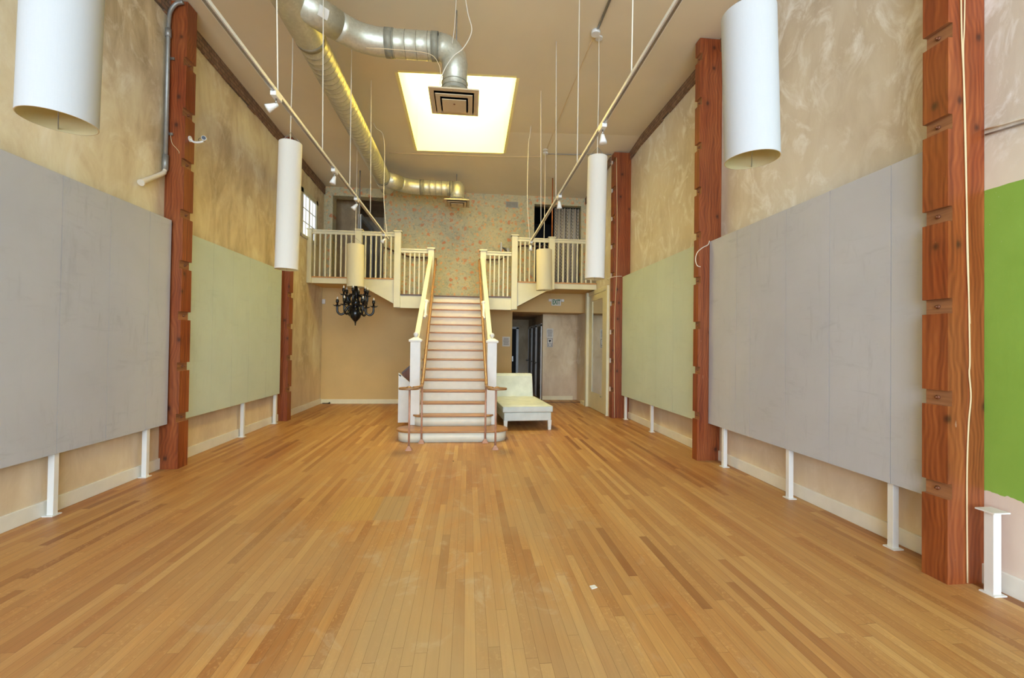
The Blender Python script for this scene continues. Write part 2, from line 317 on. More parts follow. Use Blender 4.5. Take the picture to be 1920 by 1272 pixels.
# ------------------------------------------------------------------ geometry helpers
class MB:
    def __init__(s): s.v = []; s.f = []; s.mi = []; s.sm = []
    def add(s, vs, fs, mi=0, smooth=False):
        b = len(s.v); s.v += [tuple(v) for v in vs]
        for f in fs: s.f.append([i+b for i in f]); s.mi.append(mi); s.sm.append(smooth)
        return s
    def box(s, x0, x1, y0, y1, z0, z1, mi=0):
        x0, x1 = sorted((x0, x1)); y0, y1 = sorted((y0, y1)); z0, z1 = sorted((z0, z1))
        return s.add([(x0,y0,z0),(x1,y0,z0),(x1,y1,z0),(x0,y1,z0),(x0,y0,z1),(x1,y0,z1),(x1,y1,z1),(x0,y1,z1)],
                     [(0,3,2,1),(4,5,6,7),(0,1,5,4),(1,2,6,5),(2,3,7,6),(3,0,4,7)], mi)
    def prism(s, poly, axis, a, b, mi=0, mis=None, smooth=False):
        def P(u, w, t): return {'x': (t, u, w), 'y': (u, t, w), 'z': (u, w, t)}[axis]
        n = len(poly); vs = [P(u, w, a) for u, w in poly] + [P(u, w, b) for u, w in poly]
        ar = sum(poly[i][0]*poly[(i+1) % n][1] - poly[(i+1) % n][0]*poly[i][1] for i in range(n))
        flip = (ar > 0) == (axis != 'y')
        if b < a: flip = not flip
        base = list(range(n)); 
        fs = [base[::-1] if flip else base, [i+n for i in base] if flip else [i+n for i in base][::-1]]
        s.add(vs, fs, mi)
        k = len(s.v) - 2*n
        for i in range(n):
            j = (i+1) % n; q = [k+i, k+j, k+j+n, k+i+n]
            s.f.append(q if flip else q[::-1]); s.mi.append(mis[i] if mis else mi); s.sm.append(smooth)
        return s
    def sweep(s, path, radii, n=16, mi=0, caps=True, smooth=True, mis=None):
        path = [Vector(p) for p in path]
        if not hasattr(radii, '__len__'): radii = [radii]*len(path)
        tang = []
        for i in range(len(path)):
            d = path[min(i+1, len(path)-1)] - path[max(i-1, 0)]
            if d.length < 1e-9: d = tang[-1] if tang else Vector((0, 0, 1))
            tang.append(d.normalized())
        t0 = tang[0]; a = Vector((0, 0, 1)) if abs(t0.z) < 0.9 else Vector((1, 0, 0))
        u = (a - t0*a.dot(t0)).normalized(); vs = []
        for i, p in enumerate(path):
            if i:
                q = tang[i-1].rotation_difference(tang[i]); u = q @ u
                u = (u - tang[i]*u.dot(tang[i])).normalized()
            w = tang[i].cross(u)
            for k in range(n):
                th = 2*PI*k/n + (PI/n if n == 4 else 0)
                vs.append(p + (u*math.cos(th) + w*math.sin(th))*radii[i])
        fs = []
        for i in range(len(path)-1):
            for k in range(n):
                k2 = (k+1) % n; fs.append((i*n+k, i*n+k2, (i+1)*n+k2, (i+1)*n+k))
        s.add(vs, fs, mi, smooth)
        if mis:
            for i in range(len(path)-1):
                for k in range(n): s.mi[len(s.mi)-len(fs)+i*n+k] = mis[i]
        if caps:
            b = len(s.v) - len(vs)
            s.f.append([b+k for k in range(n)][::-1]); s.mi.append(mi); s.sm.append(False)
            e = b + (len(path)-1)*n; s.f.append([e+k for k in range(n)]); s.mi.append(mi); s.sm.append(False)
        return s
    def skew(s, k, y0):
        s.v = [(x + k*(y-y0), y, z) for x, y, z in s.v]; return s
    def bar(s, p, q, r, n=10, mi=0): return s.sweep([p, q], r, n, mi)
    def lathe(s, prof, cx, cy, n=24, mi=0): return s.sweep([(cx, cy, z) for r, z in prof], [max(r, 1e-4) for r, z in prof], n, mi)
    def ball(s, c, r, n=16, mi=0, sz=1.0):
        pr = [(r*math.sin(PI*i/10), c[2] - r*sz*math.cos(PI*i/10)) for i in range(11)]
        return s.lathe(pr, c[0], c[1], n, mi)
    def build(s, name, mats, parent=None, bevel=0.0, segs=2, subsurf=0):
        me = bpy.data.meshes.new(name); o0 = Vector((0, 0, 0)); r = parent
        while r is not None: o0 = o0 + r.location; r = r.parent
        me.from_pydata([tuple(Vector(v) - o0) for v in s.v], [], s.f)
        for m in (mats if isinstance(mats, (list, tuple)) else [mats]): me.materials.append(M[m])
        me.polygons.foreach_set('material_index', s.mi); me.polygons.foreach_set('use_smooth', s.sm); me.update()
        o = bpy.data.objects.new(name, me); COL.objects.link(o)
        if parent is not None: o.parent = parent
        if bevel:
            b = o.modifiers.new('bevel', 'BEVEL'); b.width = bevel; b.segments = segs; b.limit_method = 'ANGLE'; b.angle_limit = math.radians(40)
        if subsurf:
            b = o.modifiers.new('sub', 'SUBSURF'); b.levels = b.render_levels = subsurf
        return o
def B(*a): return MB().box(*a)
def tag(o, label, cat, group=None):
    o['label'] = label; o['category'] = cat
    if group: o['group'] = group
    return o
def thing(name, loc, label, cat, group=None):
    o = bpy.data.objects.new(name, None); COL.objects.link(o); o.location = loc; o.empty_display_size = 0.1
    return tag(o, label, cat, group)
def struct(o): o['kind'] = 'structure'; return o
def arc(c, r, a0, a1, n, plane):   # points on an arc; plane gives two unit vectors
    u, w = Vector(plane[0]), Vector(plane[1]); c = Vector(c)
    return [c + (u*math.cos(a0+(a1-a0)*i/n) + w*math.sin(a0+(a1-a0)*i/n))*r for i in range(n+1)]
def smooth_path(pts, k=6):
    pts = [Vector(p) for p in pts]; out = []
    P = [pts[0]*2 - pts[1]] + pts + [pts[-1]*2 - pts[-2]]
    for i in range(1, len(P)-2):
        for j in range(k):
            t = j/k; a, b, c, d = P[i-1], P[i], P[i+1], P[i+2]
            out.append(0.5*((2*b) + (c-a)*t + (2*a-5*b+4*c-d)*t*t + (3*b-a-3*c+d)*t**3))
    return out + [pts[-1]]

XL, XR, XJ = -3.61, 3.39, 3.03          # left wall, right wall, right wall beyond the last post
YB, YF = 11.35, -5.0                    # back wall face, shop-front end
def zc(x, y):                            # ceiling height (it falls a little towards the back)
    l = 5.58 if y < 6 else 5.58 - 0.19*(y-6)/5.35
    r = 5.73 if y < 8.5 else 5.73 - 0.34*(y-8.5)/2.85
    t = (x - XL)/(XR - XL); return l*(1-t) + r*t

# ------------------------------------------------------------------ room shell
struct(B(XL-0.3, XR+0.3, YF, 15.3, -0.12, 0.0).build('floor', 'floor'))
# left wall with the window opening
WY0, WY1, WZ0, WZ1 = 9.95, 10.78, 3.86, 4.75
w = MB()
w.box(XL-0.25, XL, YF, WY0, 0, 5.9).box(XL-0.25, XL, WY1, YB+0.3, 0, 5.9).box(XL-0.25, XL, WY0, WY1, 0, WZ0).box(XL-0.25, XL, WY0, WY1, WZ1, 5.9)
struct(w.build('wall_left', 'plaster_left'))
struct(B(XR, XR+0.25, YF, 9.26, 0, 5.9).build('wall_right', 'plaster_right'))
struct(B(XJ, XR+0.25, 9.26, YB+0.85, 0, 5.9).build('wall_right_rear', 'plaster_right'))
# back wall: tan paint below the mezzanine, wallpaper above; openings for the hall and two upper rooms
OL0, OL1, OLT = -3.40, -2.15, 5.17       # upper left opening
OR0, OR1, ORT = 1.66, 2.90, 5.18         # upper right opening
HZ = 2.37                                # hall opening height
w = MB()
TS = 2.90                                # paint/paper line behind the balcony floors
w.box(XL, -1.63, YB, YB+0.3, 0, TS, 0).box(-1.63, 1.05, YB, YB+0.3, 0, 2.63, 0).box(1.05, 1.12, YB, YB+0.3, 0, TS, 0).box(1.12, XJ, YB, YB+0.3, HZ, TS, 0)
w.box(XL, OL0, YB, YB+0.3, TS, 5.9, 1).box(OL1, -1.63, YB, YB+0.3, TS, 5.9, 1).box(-1.63, 1.05, YB, YB+0.3, 2.63, 5.9, 1).box(1.05, OR0, YB, YB+0.3, TS, 5.9, 1).box(OR1, XJ, YB, YB+0.3, TS, 5.9, 1)
w.box(OL0, OL1, YB, YB+0.3, OLT, 5.9, 1).box(OR0, OR1, YB, YB+0.3, ORT, 5.9, 1)
struct(w.build('wall_back', ['tan', 'wallpaper']))
# upper left room
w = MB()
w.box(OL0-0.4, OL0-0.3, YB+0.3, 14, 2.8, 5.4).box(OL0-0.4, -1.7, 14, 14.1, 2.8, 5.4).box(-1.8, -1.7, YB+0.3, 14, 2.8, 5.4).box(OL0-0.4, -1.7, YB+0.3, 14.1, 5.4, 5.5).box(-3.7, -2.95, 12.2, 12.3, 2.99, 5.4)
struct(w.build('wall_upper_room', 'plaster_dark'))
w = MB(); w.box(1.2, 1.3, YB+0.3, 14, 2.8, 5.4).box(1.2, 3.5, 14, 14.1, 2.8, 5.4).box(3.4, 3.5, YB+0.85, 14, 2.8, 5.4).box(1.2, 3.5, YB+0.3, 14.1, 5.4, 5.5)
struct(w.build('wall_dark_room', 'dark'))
w = MB(); w.box(XL, -1.7, YB+0.3, 14, 2.87, 2.99).box(1.2, 3.4, YB+0.3, 14, 2.87, 2.99)
struct(w.build('floor_upper_rooms', 'darkrail'))
# hall and alcove under the mezzanine
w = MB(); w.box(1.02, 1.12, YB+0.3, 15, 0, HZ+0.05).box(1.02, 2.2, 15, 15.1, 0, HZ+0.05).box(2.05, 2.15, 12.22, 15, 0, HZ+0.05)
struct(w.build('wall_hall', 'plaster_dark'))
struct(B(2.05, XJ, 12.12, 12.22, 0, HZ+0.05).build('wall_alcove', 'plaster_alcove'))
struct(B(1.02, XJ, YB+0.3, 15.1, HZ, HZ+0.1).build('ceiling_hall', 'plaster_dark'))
struct(B(1.12, XJ, YB+0.18, YB+0.24, 0.0, 0.006).build('trim_1', 'darkrail'))
# ceiling with the skylight hole
SX0, SX1, SY0, SY1 = -1.12, 0.69, 6.78, 9.30
xs = [XL-0.2, SX0, SX1, XR+0.2]; ys = [YF, 6.0, SY0, 8.5, SY1, YB+0.25]
c = MB()
for i in range(3):
    for j in range(5):
        if i == 1 and j in (2, 3): continue
        q = [(xs[i], ys[j]), (xs[i], ys[j+1]), (xs[i+1], ys[j+1]), (xs[i+1], ys[j])]
        vs = [(x, y, zc(x, y)) for x, y in q] + [(x, y, zc(x, y)+0.15) for x, y in q]
        c.add(vs, [(0,1,2,3), (7,6,5,4), (0,4,5,1), (1,5,6,2), (2,6,7,3), (3,7,4,0)])
struct(c.build('ceiling', 'ceiling'))
# skylight: plastered well with a glowing daylight diffuser at its top
w = MB(); zt = 7.45
def well(x0, y0, x1, y1, nx, ny):          # one lining board whose foot follows the sloping ceiling
    q = [(x0, y0), (x1, y1), (x1-nx*0.05, y1-ny*0.05), (x0-nx*0.05, y0-ny*0.05)]
    w.add([(x, y, zc(x, y)) for x, y in q] + [(x, y, zt) for x, y in q], [(0,3,2,1), (4,5,6,7), (0,1,5,4), (1,2,6,5), (2,3,7,6), (3,0,4,7)])
e_ = 0.006
well(SX0+e_, SY0+e_, SX0+e_, SY1-e_, 1, 0); well(SX1-e_, SY0+e_, SX1-e_, SY1-e_, -1, 0)
well(SX0+e_, SY0+e_, SX1-e_, SY0+e_, 0, 1); well(SX0+e_, SY1-e_, SX1-e_, SY1-e_, 0, -1)
struct(w.build('trim_2', 'well'))
struct(B(SX0, SX1, SY0, SY1, 7.42, 7.46).build('window_1', 'skylight'))
# brick course along the top of both walls
def course(x0, x1, y0, y1, h, name):
    m = MB()
    for k in range(int((y1-y0)/0.25)+1):
        a = y0+k*0.25; b = min(a+0.25, y1)
        if b-a < 0.02: continue
        d = random.uniform(-0.012, 0.012)
        ta, tb = zc(x0, a), zc(x0, b)
        m.add([(x0,a,ta-h-d),(x1,a,ta-h-d),(x1,a,ta+.01),(x0,a,ta+.01),(x0,b,tb-h-d),(x1,b,tb-h-d),(x1,b,tb+.01),(x0,b,tb+.01)],
              [(0,1,2,3),(7,6,5,4),(0,4,5,1),(1,5,6,2),(2,6,7,3),(3,7,4,0)])
    o = m.build(name, 'brick'); return struct(o)
course(XL, XL+0.03, YF, YB, 0.20, 'trim_3'); course(XR, XR-0.03, YF, 9.2, 0.19, 'trim_4')
course(XJ, XJ-0.03, 9.3, YB, 0.17, 'trim_5')
# baseboards
def bboard(name, x0, x1, y0, y1, h=0.13, m='white'): return struct(B(x0, x1, y0, y1, 0, h).build(name, m, None, 0.004))
bboard('baseboard_left', XL, XL+0.02, YF, YB)
bboard('baseboard_right', XR, XR-0.02, YF, 9.2)
bboard('baseboard_back', XL+0.02, 1.12, YB-0.02, YB, 0.11, 'base_cream')
bboard('baseboard_alcove', 2.05, XJ-0.12, 12.10, 12.12, 0.11, 'base_cream')
bboard('baseboard_corner', XJ-0.10, XJ, 11.0, YB, 0.09, 'base_cream')

# left window
w = MB(); fx = XL-0.015
w.box(XL-0.14, XL+0.015, WY0-0.10, WY0, WZ0-0.06, WZ1+0.10).box(XL-0.14, XL+0.015, WY1, WY1+0.10, WZ0-0.06, WZ1+0.10).box(XL-0.14, XL+0.015, WY0-0.1, WY1+0.1, WZ1, WZ1+0.10).box(XL-0.14, XL+0.03, WY0-0.1, WY1+0.1, WZ0-0.06, WZ0)
win = struct(w.build('window_2', 'cream'))
w = MB(); ym = (WY0+WY1)/2
w.box(fx-0.02, fx+0.02, ym-0.02, ym+0.02, WZ0, WZ1)
for k in (1, 3): w.box(fx-0.012, fx+0.012, WY0+(WY1-WY0)*k/4-0.007, WY0+(WY1-WY0)*k/4+0.007, WZ0, WZ1)
for k in (1, 2): w.box(fx-0.012, fx+0.012, WY0, WY1, WZ0+(WZ1-WZ0)*k/3-0.009, WZ0+(WZ1-WZ0)*k/3+0.009)
w.build('muntin', 'cream', win)
B(fx-0.004, fx+0.004, WY0, WY1, WZ0, WZ1).build('pane', 'frost', win)

# hall doors
def hall_door(name, y0, y1):
    m = MB(); x = 2.05
    m.box(x-0.03, x, y0-0.06, y0, 0, 2.1).box(x-0.03, x, y1, y1+0.06, 0, 2.1).box(x-0.03, x, y0-0.06, y1+0.06, 2.05, 2.12)
    d = struct(m.build(name, 'white'))
    p = MB().box(x-0.018, x, y0, y1, 0.01, 2.05)
    for z0, z1 in ((0.2, 0.85), (1.0, 1.5), (1.62, 1.95)): p.box(x-0.026, x-0.018, y0+0.1, y1-0.1, z0, z1)
    p.build('door_leaf', 'grey_door', d)
    MB().bar((x-0.02, y1-0.08, 1.0), (x-0.07, y1-0.08, 1.0), 0.012).ball((x-0.08, y1-0.08, 1.0), 0.028).build('door_knob', 'metal', d)
    for z in (0.3, 1.75): B(x-0.04, x-0.018, y0-0.02, y0+0.02, z, z+0.11).build('hinge', 'black', d)
hall_door('door_1', 12.32, 13.02); hall_door('door_2', 13.30, 13.95); hall_door('door_3', 14.2, 14.85)
d = struct(MB().box(1.16, 1.24, 14.96, 15, 0, 2.1).box(1.62, 1.70, 14.96, 15, 0, 2.1).box(1.16, 1.70, 14.96, 15, 2.05, 2.12).build('door_4', 'white'))
B(1.24, 1.62, 14.98, 15, 0, 2.05).build('door_leaf', 'dark', d)
MB().box(1.48, 1.52, 14.94, 14.98, 0.95, 1.12).box(1.3, 1.5, 14.94, 14.98, 1.0, 1.03).build('door_lever', 'metal', d)

# mirrored door in the right wall under the mezzanine
d = struct(MB().box(XJ-0.05, XJ, 9.34, 9.42, 0, 2.84).box(XJ-0.10, XJ, 10.82, 10.96, 0, 2.84).box(XJ-0.05, XJ, 9.42, 10.82, 2.74, 2.84).build('door_5', 'cream', None, 0.004))
MB().box(XJ-0.035, XJ, 9.42, 9.70, 0.01, 2.74).box(XJ-0.035, XJ, 10.55, 10.82, 0.01, 2.74).box(XJ-0.035, XJ, 9.70, 10.55, 0.01, 0.40).box(XJ-0.035, XJ, 9.70, 10.55, 2.60, 2.74).build('door_leaf', 'cream', d)
B(XJ-0.02, XJ, 9.70, 10.55, 0.40, 2.60).build('mirror_pane', 'mirror', d)
B(XJ-0.05, XJ-0.035, 9.72, 9.80, 0.36, 0.375).build('door_pull', 'metal', d)
# door casing in the upper left room
d = struct(MB().box(-2.97, -2.89, 12.12, 12.2, 2.99, 4.95).box(-2.95, -2.89, 12.2, 13.6, 4.85, 4.97).box(-2.95, -2.89, 13.55, 13.63, 2.99, 4.95).build('door_6', 'white'))

# ------------------------------------------------------------------ timber wall posts
def post(name, side, xf, y0, y1, label, top=None):
    xw = XL+0.003 if side < 0 else XR-0.003
    ztop = min(zc(a_, b_) for a_ in (xw, xf) for b_ in (y0, y1)) - 0.008 if top is None else top
    root = thing(name, (xw, (y0+y1)/2, 0), label, 'post', 'timber wall posts')
    rd = 0.032*side                               # recess depth, toward the wall
    poly = [(xw, 0.0), (xf, 0.0)]; mis = [0, 0]
    z = 0.55
    while z < ztop-0.2:
        poly += [(xf, z), (xf+rd, z), (xf+rd, z+0.10), (xf, z+0.10)]; mis += [1, 1, 0, 0]
        z += 0.608
    poly += [(xf, ztop), (xw, ztop)]; mis += [0, 0]
    mis = mis[:len(poly)]; 
    # side faces: index i is the face between point i and i+1
    fm = []
    for i in range(len(poly)):
        a, b = poly[i], poly[(i+1) % len(poly)]
        fm.append(1 if (abs(a[0]-(xf+rd)) < 1e-6 or abs(b[0]-(xf+rd)) < 1e-6) else 0)
    MB().prism(poly, 'y', y0, y1, 0, fm).build('timber', ['column', 'recess'], root)
    z = 0.55
    while z < ztop-0.2:
        m = MB(); x = xf+rd; yb = y0 + (y1-y0)*0.52
        m.sweep([(x, yb, z+0.05), (x-side*0.008, yb, z+0.05), (x-side*0.012, yb, z+0.05)], [0.014, 0.014, 0.006], 10)
        m.bar((x, yb, z+0.05), (x-side*0.026, yb, z+0.05), 0.006)
        m.build('bolt', 'bolt', root)
        z += 0.608
    return root
gp = None
pL1 = post('timber_post', -1, -3.395, 5.605, 5.79, 'red-brown notched timber post with the steel conduit and the camera bracket')
pL2 = post('timber_post', -1, -3.43, 8.865, 9.045, 'red-brown notched timber post on the left wall nearest the mezzanine')
pR1 = post('timber_post', 1, 3.12, 2.60, 2.765, 'large nearest notched timber post beside the bright green painted wall')
pR2 = post('timber_post', 1, 3.07, 5.675, 5.80, 'notched timber post between the sage green panel and the right grey panel')
pR3 = post('timber_post', 1, 3.02, 9.06, 9.25, 'notched timber post next to the mirrored door, at far end of the right wall')

# ------------------------------------------------------------------ wall panels on steel legs
def panel(x, th, y0, y1, z0, z1, seams, legs, mat, label):
    side = -1 if x < 0 else 1
    root = thing('wall_panel', (x, (y0+y1)/2, 0), label, 'panel', 'wall panels')
    m = MB(); cuts = [y0] + sorted(seams) + [y1]
    for a, b in zip(cuts[:-1], cuts[1:]): m.box(x, x+side*th, a+0.002, b-0.002, z0, z1)
    m.box(x+side*0.006, x+side*(th-0.004), y0+0.002, y1-0.002, z0+0.002, z1-0.002)
    m.build('board', mat, root)
    for y in legs:
        l = MB(); lx = x + side*0.02
        l.box(lx, lx+side*0.05, y-0.024, y+0.024, 0.008, z0+0.05)
        lo = l.build('leg', 'plastic', root, 0.003)
        B(lx-side*0.015, lx+side*0.07, y-0.045, y+0.045, 0, 0.009).build('foot_plate', 'plastic', lo)
    return root
panel(-3.50, 0.035, 2.80, 5.575, 0.535, 2.935, [4.17, 4.69, 5.22], [4.20, 5.30], 'pgray', 'large lavender grey wall panel on the left wall, on white legs')
panel(-3.50, 0.035, 5.81, 8.68, 0.545, 2.86, [6.45, 6.97, 7.47, 8.1], [7.42, 8.60], 'pgreen', 'pale sage green wall panel on the left wall between two timber posts')
panel(3.22, 0.035, 2.79, 5.665, 0.50, 2.945, [3.09, 3.67, 4.22, 4.79, 5.06], [3.11, 4.21, 5.36], 'pgray', 'large lavender grey wall panel on the right wall, on three white legs')
panel(3.22, 0.035, 5.83, 9.05, 0.485, 2.98, [6.72, 7.35, 7.93], [7.60, 8.92], 'pgreen', 'pale sage green wall panel on the right wall beyond the grey one')
# lone stub by the green paint
r = thing('floor_post', (3.295, 2.48, 0), 'short white steel floor post with cap plate below the green paint', 'post')
B(3.265, 3.32, 2.455, 2.51, 0.008, 0.515).build('shaft', 'plastic', r, 0.003)
B(3.235, 3.35, 2.43, 2.535, 0.515, 0.524).build('cap_plate', 'plastic', r)
B(3.25, 3.34, 2.44, 2.525, 0, 0.008).build('foot_plate', 'plastic', r)

# ------------------------------------------------------------------ staircase
RISE, RUN, Y3 = 0.176, 0.236, 7.518
TX0, TX1 = -0.845, 0.345
KR = -0.0286                            # the right side closes in slightly towards the top
def nose(k): return Y3 + (k-3)*RUN
st = thing('staircase', (-0.25, 7.0, 0), 'straight white staircase with oak treads rising to the mezzanine landing', 'staircase')
def stadium(x0, x1, y0, y1, n=14):
    r = (y1-y0)/2; cy = (y0+y1)/2; pts = []
    for i in range(n+1): a = -PI/2 + PI*i/n; pts.append((x1-r+r*math.cos(a), cy+r*math.sin(a)))
    for i in range(n+1): a = PI/2 + PI*i/n; pts.append((x0+r+r*math.cos(a), cy+r*math.sin(a)))
    return pts
# two bullnosed bottom steps
for k, (x0, x1, y0, y1) in ((1, (-1.11, 0.655, 6.885, 7.44)), (2, (-0.90, 0.445, 7.295, 7.66))):
    MB().prism(stadium(x0, x1, y0, y1), 'z', k*RISE-0.03, k*RISE, 0, None, True).build('tread', 'tread', st, 0.008)
    MB().prism(stadium(x0+0.03, x1-0.03, y0+0.03, y1-0.03), 'z', (k-1)*RISE, k*RISE-0.03, 0, None, True).build('riser', 'dirty', st)
for k in range(3, 16):
    x0, x1 = TX0, TX1 + KR*(nose(k)-7.5)
    y0 = nose(k); y1 = nose(k+1)+0.03 if k < 15 else YB
    if k < 15: B(x0, x1, y0, y1, k*RISE-0.03, k*RISE).build('tread', 'tread', st, 0.008)
    else: B(x0, x1, y0, y0+0.06, k*RISE-0.03, k*RISE).build('tread', 'darkrail', st, 0.008)
    B(x0, x1, y0+0.034, y0+0.050, (k-1)*RISE, k*RISE-0.03).build('riser', 'dirty', st)
# closed balustrade walls either side, following the slope, and their caps
def capz(y): return nose_z(y) + 0.90
def nose_z(y): return 3*RISE + (y - Y3)*RISE/RUN
for s, (x0, x1) in ((-1, (-0.915, -0.85)), (1, (0.35, 0.415))):
    kk = 0.0 if s < 0 else KR
    ya, yb = 7.50, 10.30
    poly = [(ya, 0.19), (yb, 2.05), (yb, capz(yb)), (ya, capz(ya))]
    poly = [(7.44, 0.0), (9.6, 0.0), (10.30, 1.9), (10.30, capz(10.30)), (7.44, capz(7.44))]
    MB().prism(poly, 'x', x0, x1).skew(kk, 7.5).build('balustrade_wall', 'cream', st)
    xm = (x0+x1)/2
    cp = [(7.56, capz(7.56)), (10.27, capz(10.27)), (10.27, capz(10.27)+0.055), (7.56, capz(7.56)+0.055)]
    MB().prism(cp, 'x', x0-0.012, x1+0.012).skew(kk, 7.5).build('wall_cap', 'cream', st, 0.008)
    # newel at the foot
    nx0, nx1 = (-0.95, -0.785) if s < 0 else (0.32, 0.48)
    nm = (nx0+nx1)/2
    n_ = B(nx0, nx1, 7.42, 7.58, RISE if s else 0, 1.57).build('newel_post', 'white', st, 0.004)
    m = MB(); hw = (nx1-nx0)/2
    m.sweep([(nm, 7.5, 1.545), (nm, 7.5, 1.575), (nm, 7.5, 1.585), (nm, 7.5, 1.62)], [hw*1.42+0.03, hw*1.42+0.036, hw*1.42+0.02, hw*0.7], 4, 0, True, False)
    m.build('newel_cap', 'white', n_, 0.004)
    MB().lathe([(0.02, 1.62), (0.024, 1.63), (0.018, 1.64)], nm, 7.5).ball((nm, 7.5, 1.672), 0.042).build('finial', 'white', n_)
    # newel at the head
    tx0, tx1 = (-0.945, -0.81) if s < 0 else (0.25, 0.385)
    n_ = B(tx0, tx1, 10.24, 10.37, 2.3, 3.68).build('newel_post', 'cream', st, 0.004)
    B(tx0-0.025, tx1+0.025, 10.215, 10.395, 3.68, 3.715).build('newel_cap', 'cream', n_, 0.006)
    # carved scroll bracket on the inner face
    xi = x1 if s < 0 else x0 + KR*1.05; d = 0.035 if s < 0 else -0.035
    pts = [(xi+d, 8.42+0.03*i, 1.98+0.035*i) for i in range(10)]
    m = MB().sweep(smooth_path([(xi+d*0.4, 8.42, 2.0), (xi+d, 8.47, 2.06), (xi+d*0.9, 8.55, 2.2), (xi+d, 8.66, 2.30), (xi+d*0.4, 8.72, 2.36)]), 0.028, 10)
    m.ball((xi+d, 8.47, 2.05), 0.04).ball((xi+d, 8.68, 2.33), 0.045)
    m.build('scroll_bracket', 'white', st)
# open cupboard doors under the stair, left side
MB().prism([(-1.245, 0.085), (-0.95, 0.085), (-0.95, 0.725), (-1.245, 0.985)], 'y', 8.18, 8.21).build('cupboard_door', 'white', st)
do = st.children[-1]
m = MB()
m.box(-1.245, -1.205, 8.17, 8.18, 0.085, 0.95).prism([(-1.245, 0.945), (-0.95, 0.685), (-0.95, 0.725), (-1.245, 0.985)], 'y', 8.17, 8.18).box(-1.205, -0.95, 8.17, 8.18, 0.085, 0.12)
m.build('door_rail', 'white', do); do['label'] = 'white triangular cupboard door standing open'
MB().prism([(-1.27, 0.085), (-0.93, 0.085), (-0.93, 1.255), (-1.27, 0.955)], 'y', 8.80, 8.83).build('cupboard_door', 'brownboard', st)
st.children[-1]['label'] = 'brown stained board of the rear cupboard door'
MB().prism([(-1.28, 0.955), (-1.28, 0.91), (-0.93, 1.22), (-0.93, 1.265)], 'y', 8.785, 8.80).build('door_rail', 'darkrail', st.children[-1])

# oak handrails with flat volutes on copper posts
for s, name in ((-1, 'left'), (1, 'right')):
    def X(v): return v if s < 0 else -0.409 - v + 0.0
    # mirrored about the stair axis x = -0.2045
    h = thing('stair_handrail', (X(-0.69), 6.88, 0), 'oak stair handrail with flat volute and copper posts, %s' % ('open cupboard door side' if s < 0 else 'chaise side'), 'handrail', 'stair handrails')
    z0 = 0.872
    path = [(X(-0.70), 6.90, z0), (X(-0.70), 6.98, z0+0.03), (X(-0.70), 7.1, z0+0.12)] + [(X(-0.70) - 0.07*(i/10), 7.1+(10.3-7.1)*i/10, z0+0.12+(3.47-z0-0.12)*i/10) for i in range(1, 11)]
    MB().sweep(path, 0.026, 14).build('rail', 'rail', h)
    ctr = Vector((X(-0.84), 6.49, z0))
    pl = []
    for i in range(25):
        a = 2*PI*i/24; pl.append((ctr.x + 0.145*math.cos(a), ctr.y + 0.12*math.sin(a)))
    pl = pl[:24]
    m = MB().prism(pl, 'z', z0-0.016, z0+0.012, 0, None, True)
    m.sweep(smooth_path([(X(-0.70), 6.92, z0), (X(-0.695), 6.78, z0), (X(-0.72), 6.62, z0), (X(-0.78), 6.52, z0)]), [0.026]*19, 12)
    m.ball((ctr.x, ctr.y, z0+0.012), 0.04, 16, 0, 0.5)
    m.build('volute', 'rail', h, 0.004)
    for (px, py) in ((-0.82, 6.42), (-0.69, 6.865)):
        p = MB().bar((X(px), py, 0.03), (X(px), py, z0-0.01), 0.0145, 12).build('post', 'copper', h)
        f = MB().sweep([(X(px), py, 0), (X(px), py, 0.012), (X(px), py, 0.05), (X(px), py, 0.06)], [0.06, 0.06, 0.026, 0.02], 4, 0, True, False)
        f.build('foot', 'copper', p)

# ------------------------------------------------------------------ mezzanine and balustrades
NL, ML, NR, MR = -1.63, -2.49, 1.05, 1.93        # newel and mid-post centres
GY = 10.30
mz = thing('mezzanine', (-0.2, GY, 2.5), 'cream mezzanine landing and balconies above the stairs', 'mezzanine')
B(NL, NR, GY+0.13, YB-0.006, 2.40, 2.62).build('landing_platform', 'tan', mz)
B(XL+0.006, ML+0.06, GY+0.05, YB-0.006, 2.865, 2.975).build('balcony_platform', 'tan', mz)
B(MR-0.06, XJ-0.006, GY+0.05, YB-0.006, 2.865, 2.975).build('balcony_platform', 'tan', mz)
B(NL, TX0-0.1, GY+0.02, YB-0.006, 2.62, 2.642).build('landing_floor', 'darkrail', mz)
B(TX1+0.1, NR, GY+0.02, YB-0.006, 2.62, 2.642).build('landing_floor', 'darkrail', mz)
B(TX0-0.1, TX1+0.1, 10.40, YB-0.006, 2.62, 2.64).build('landing_floor', 'darkrail', mz)
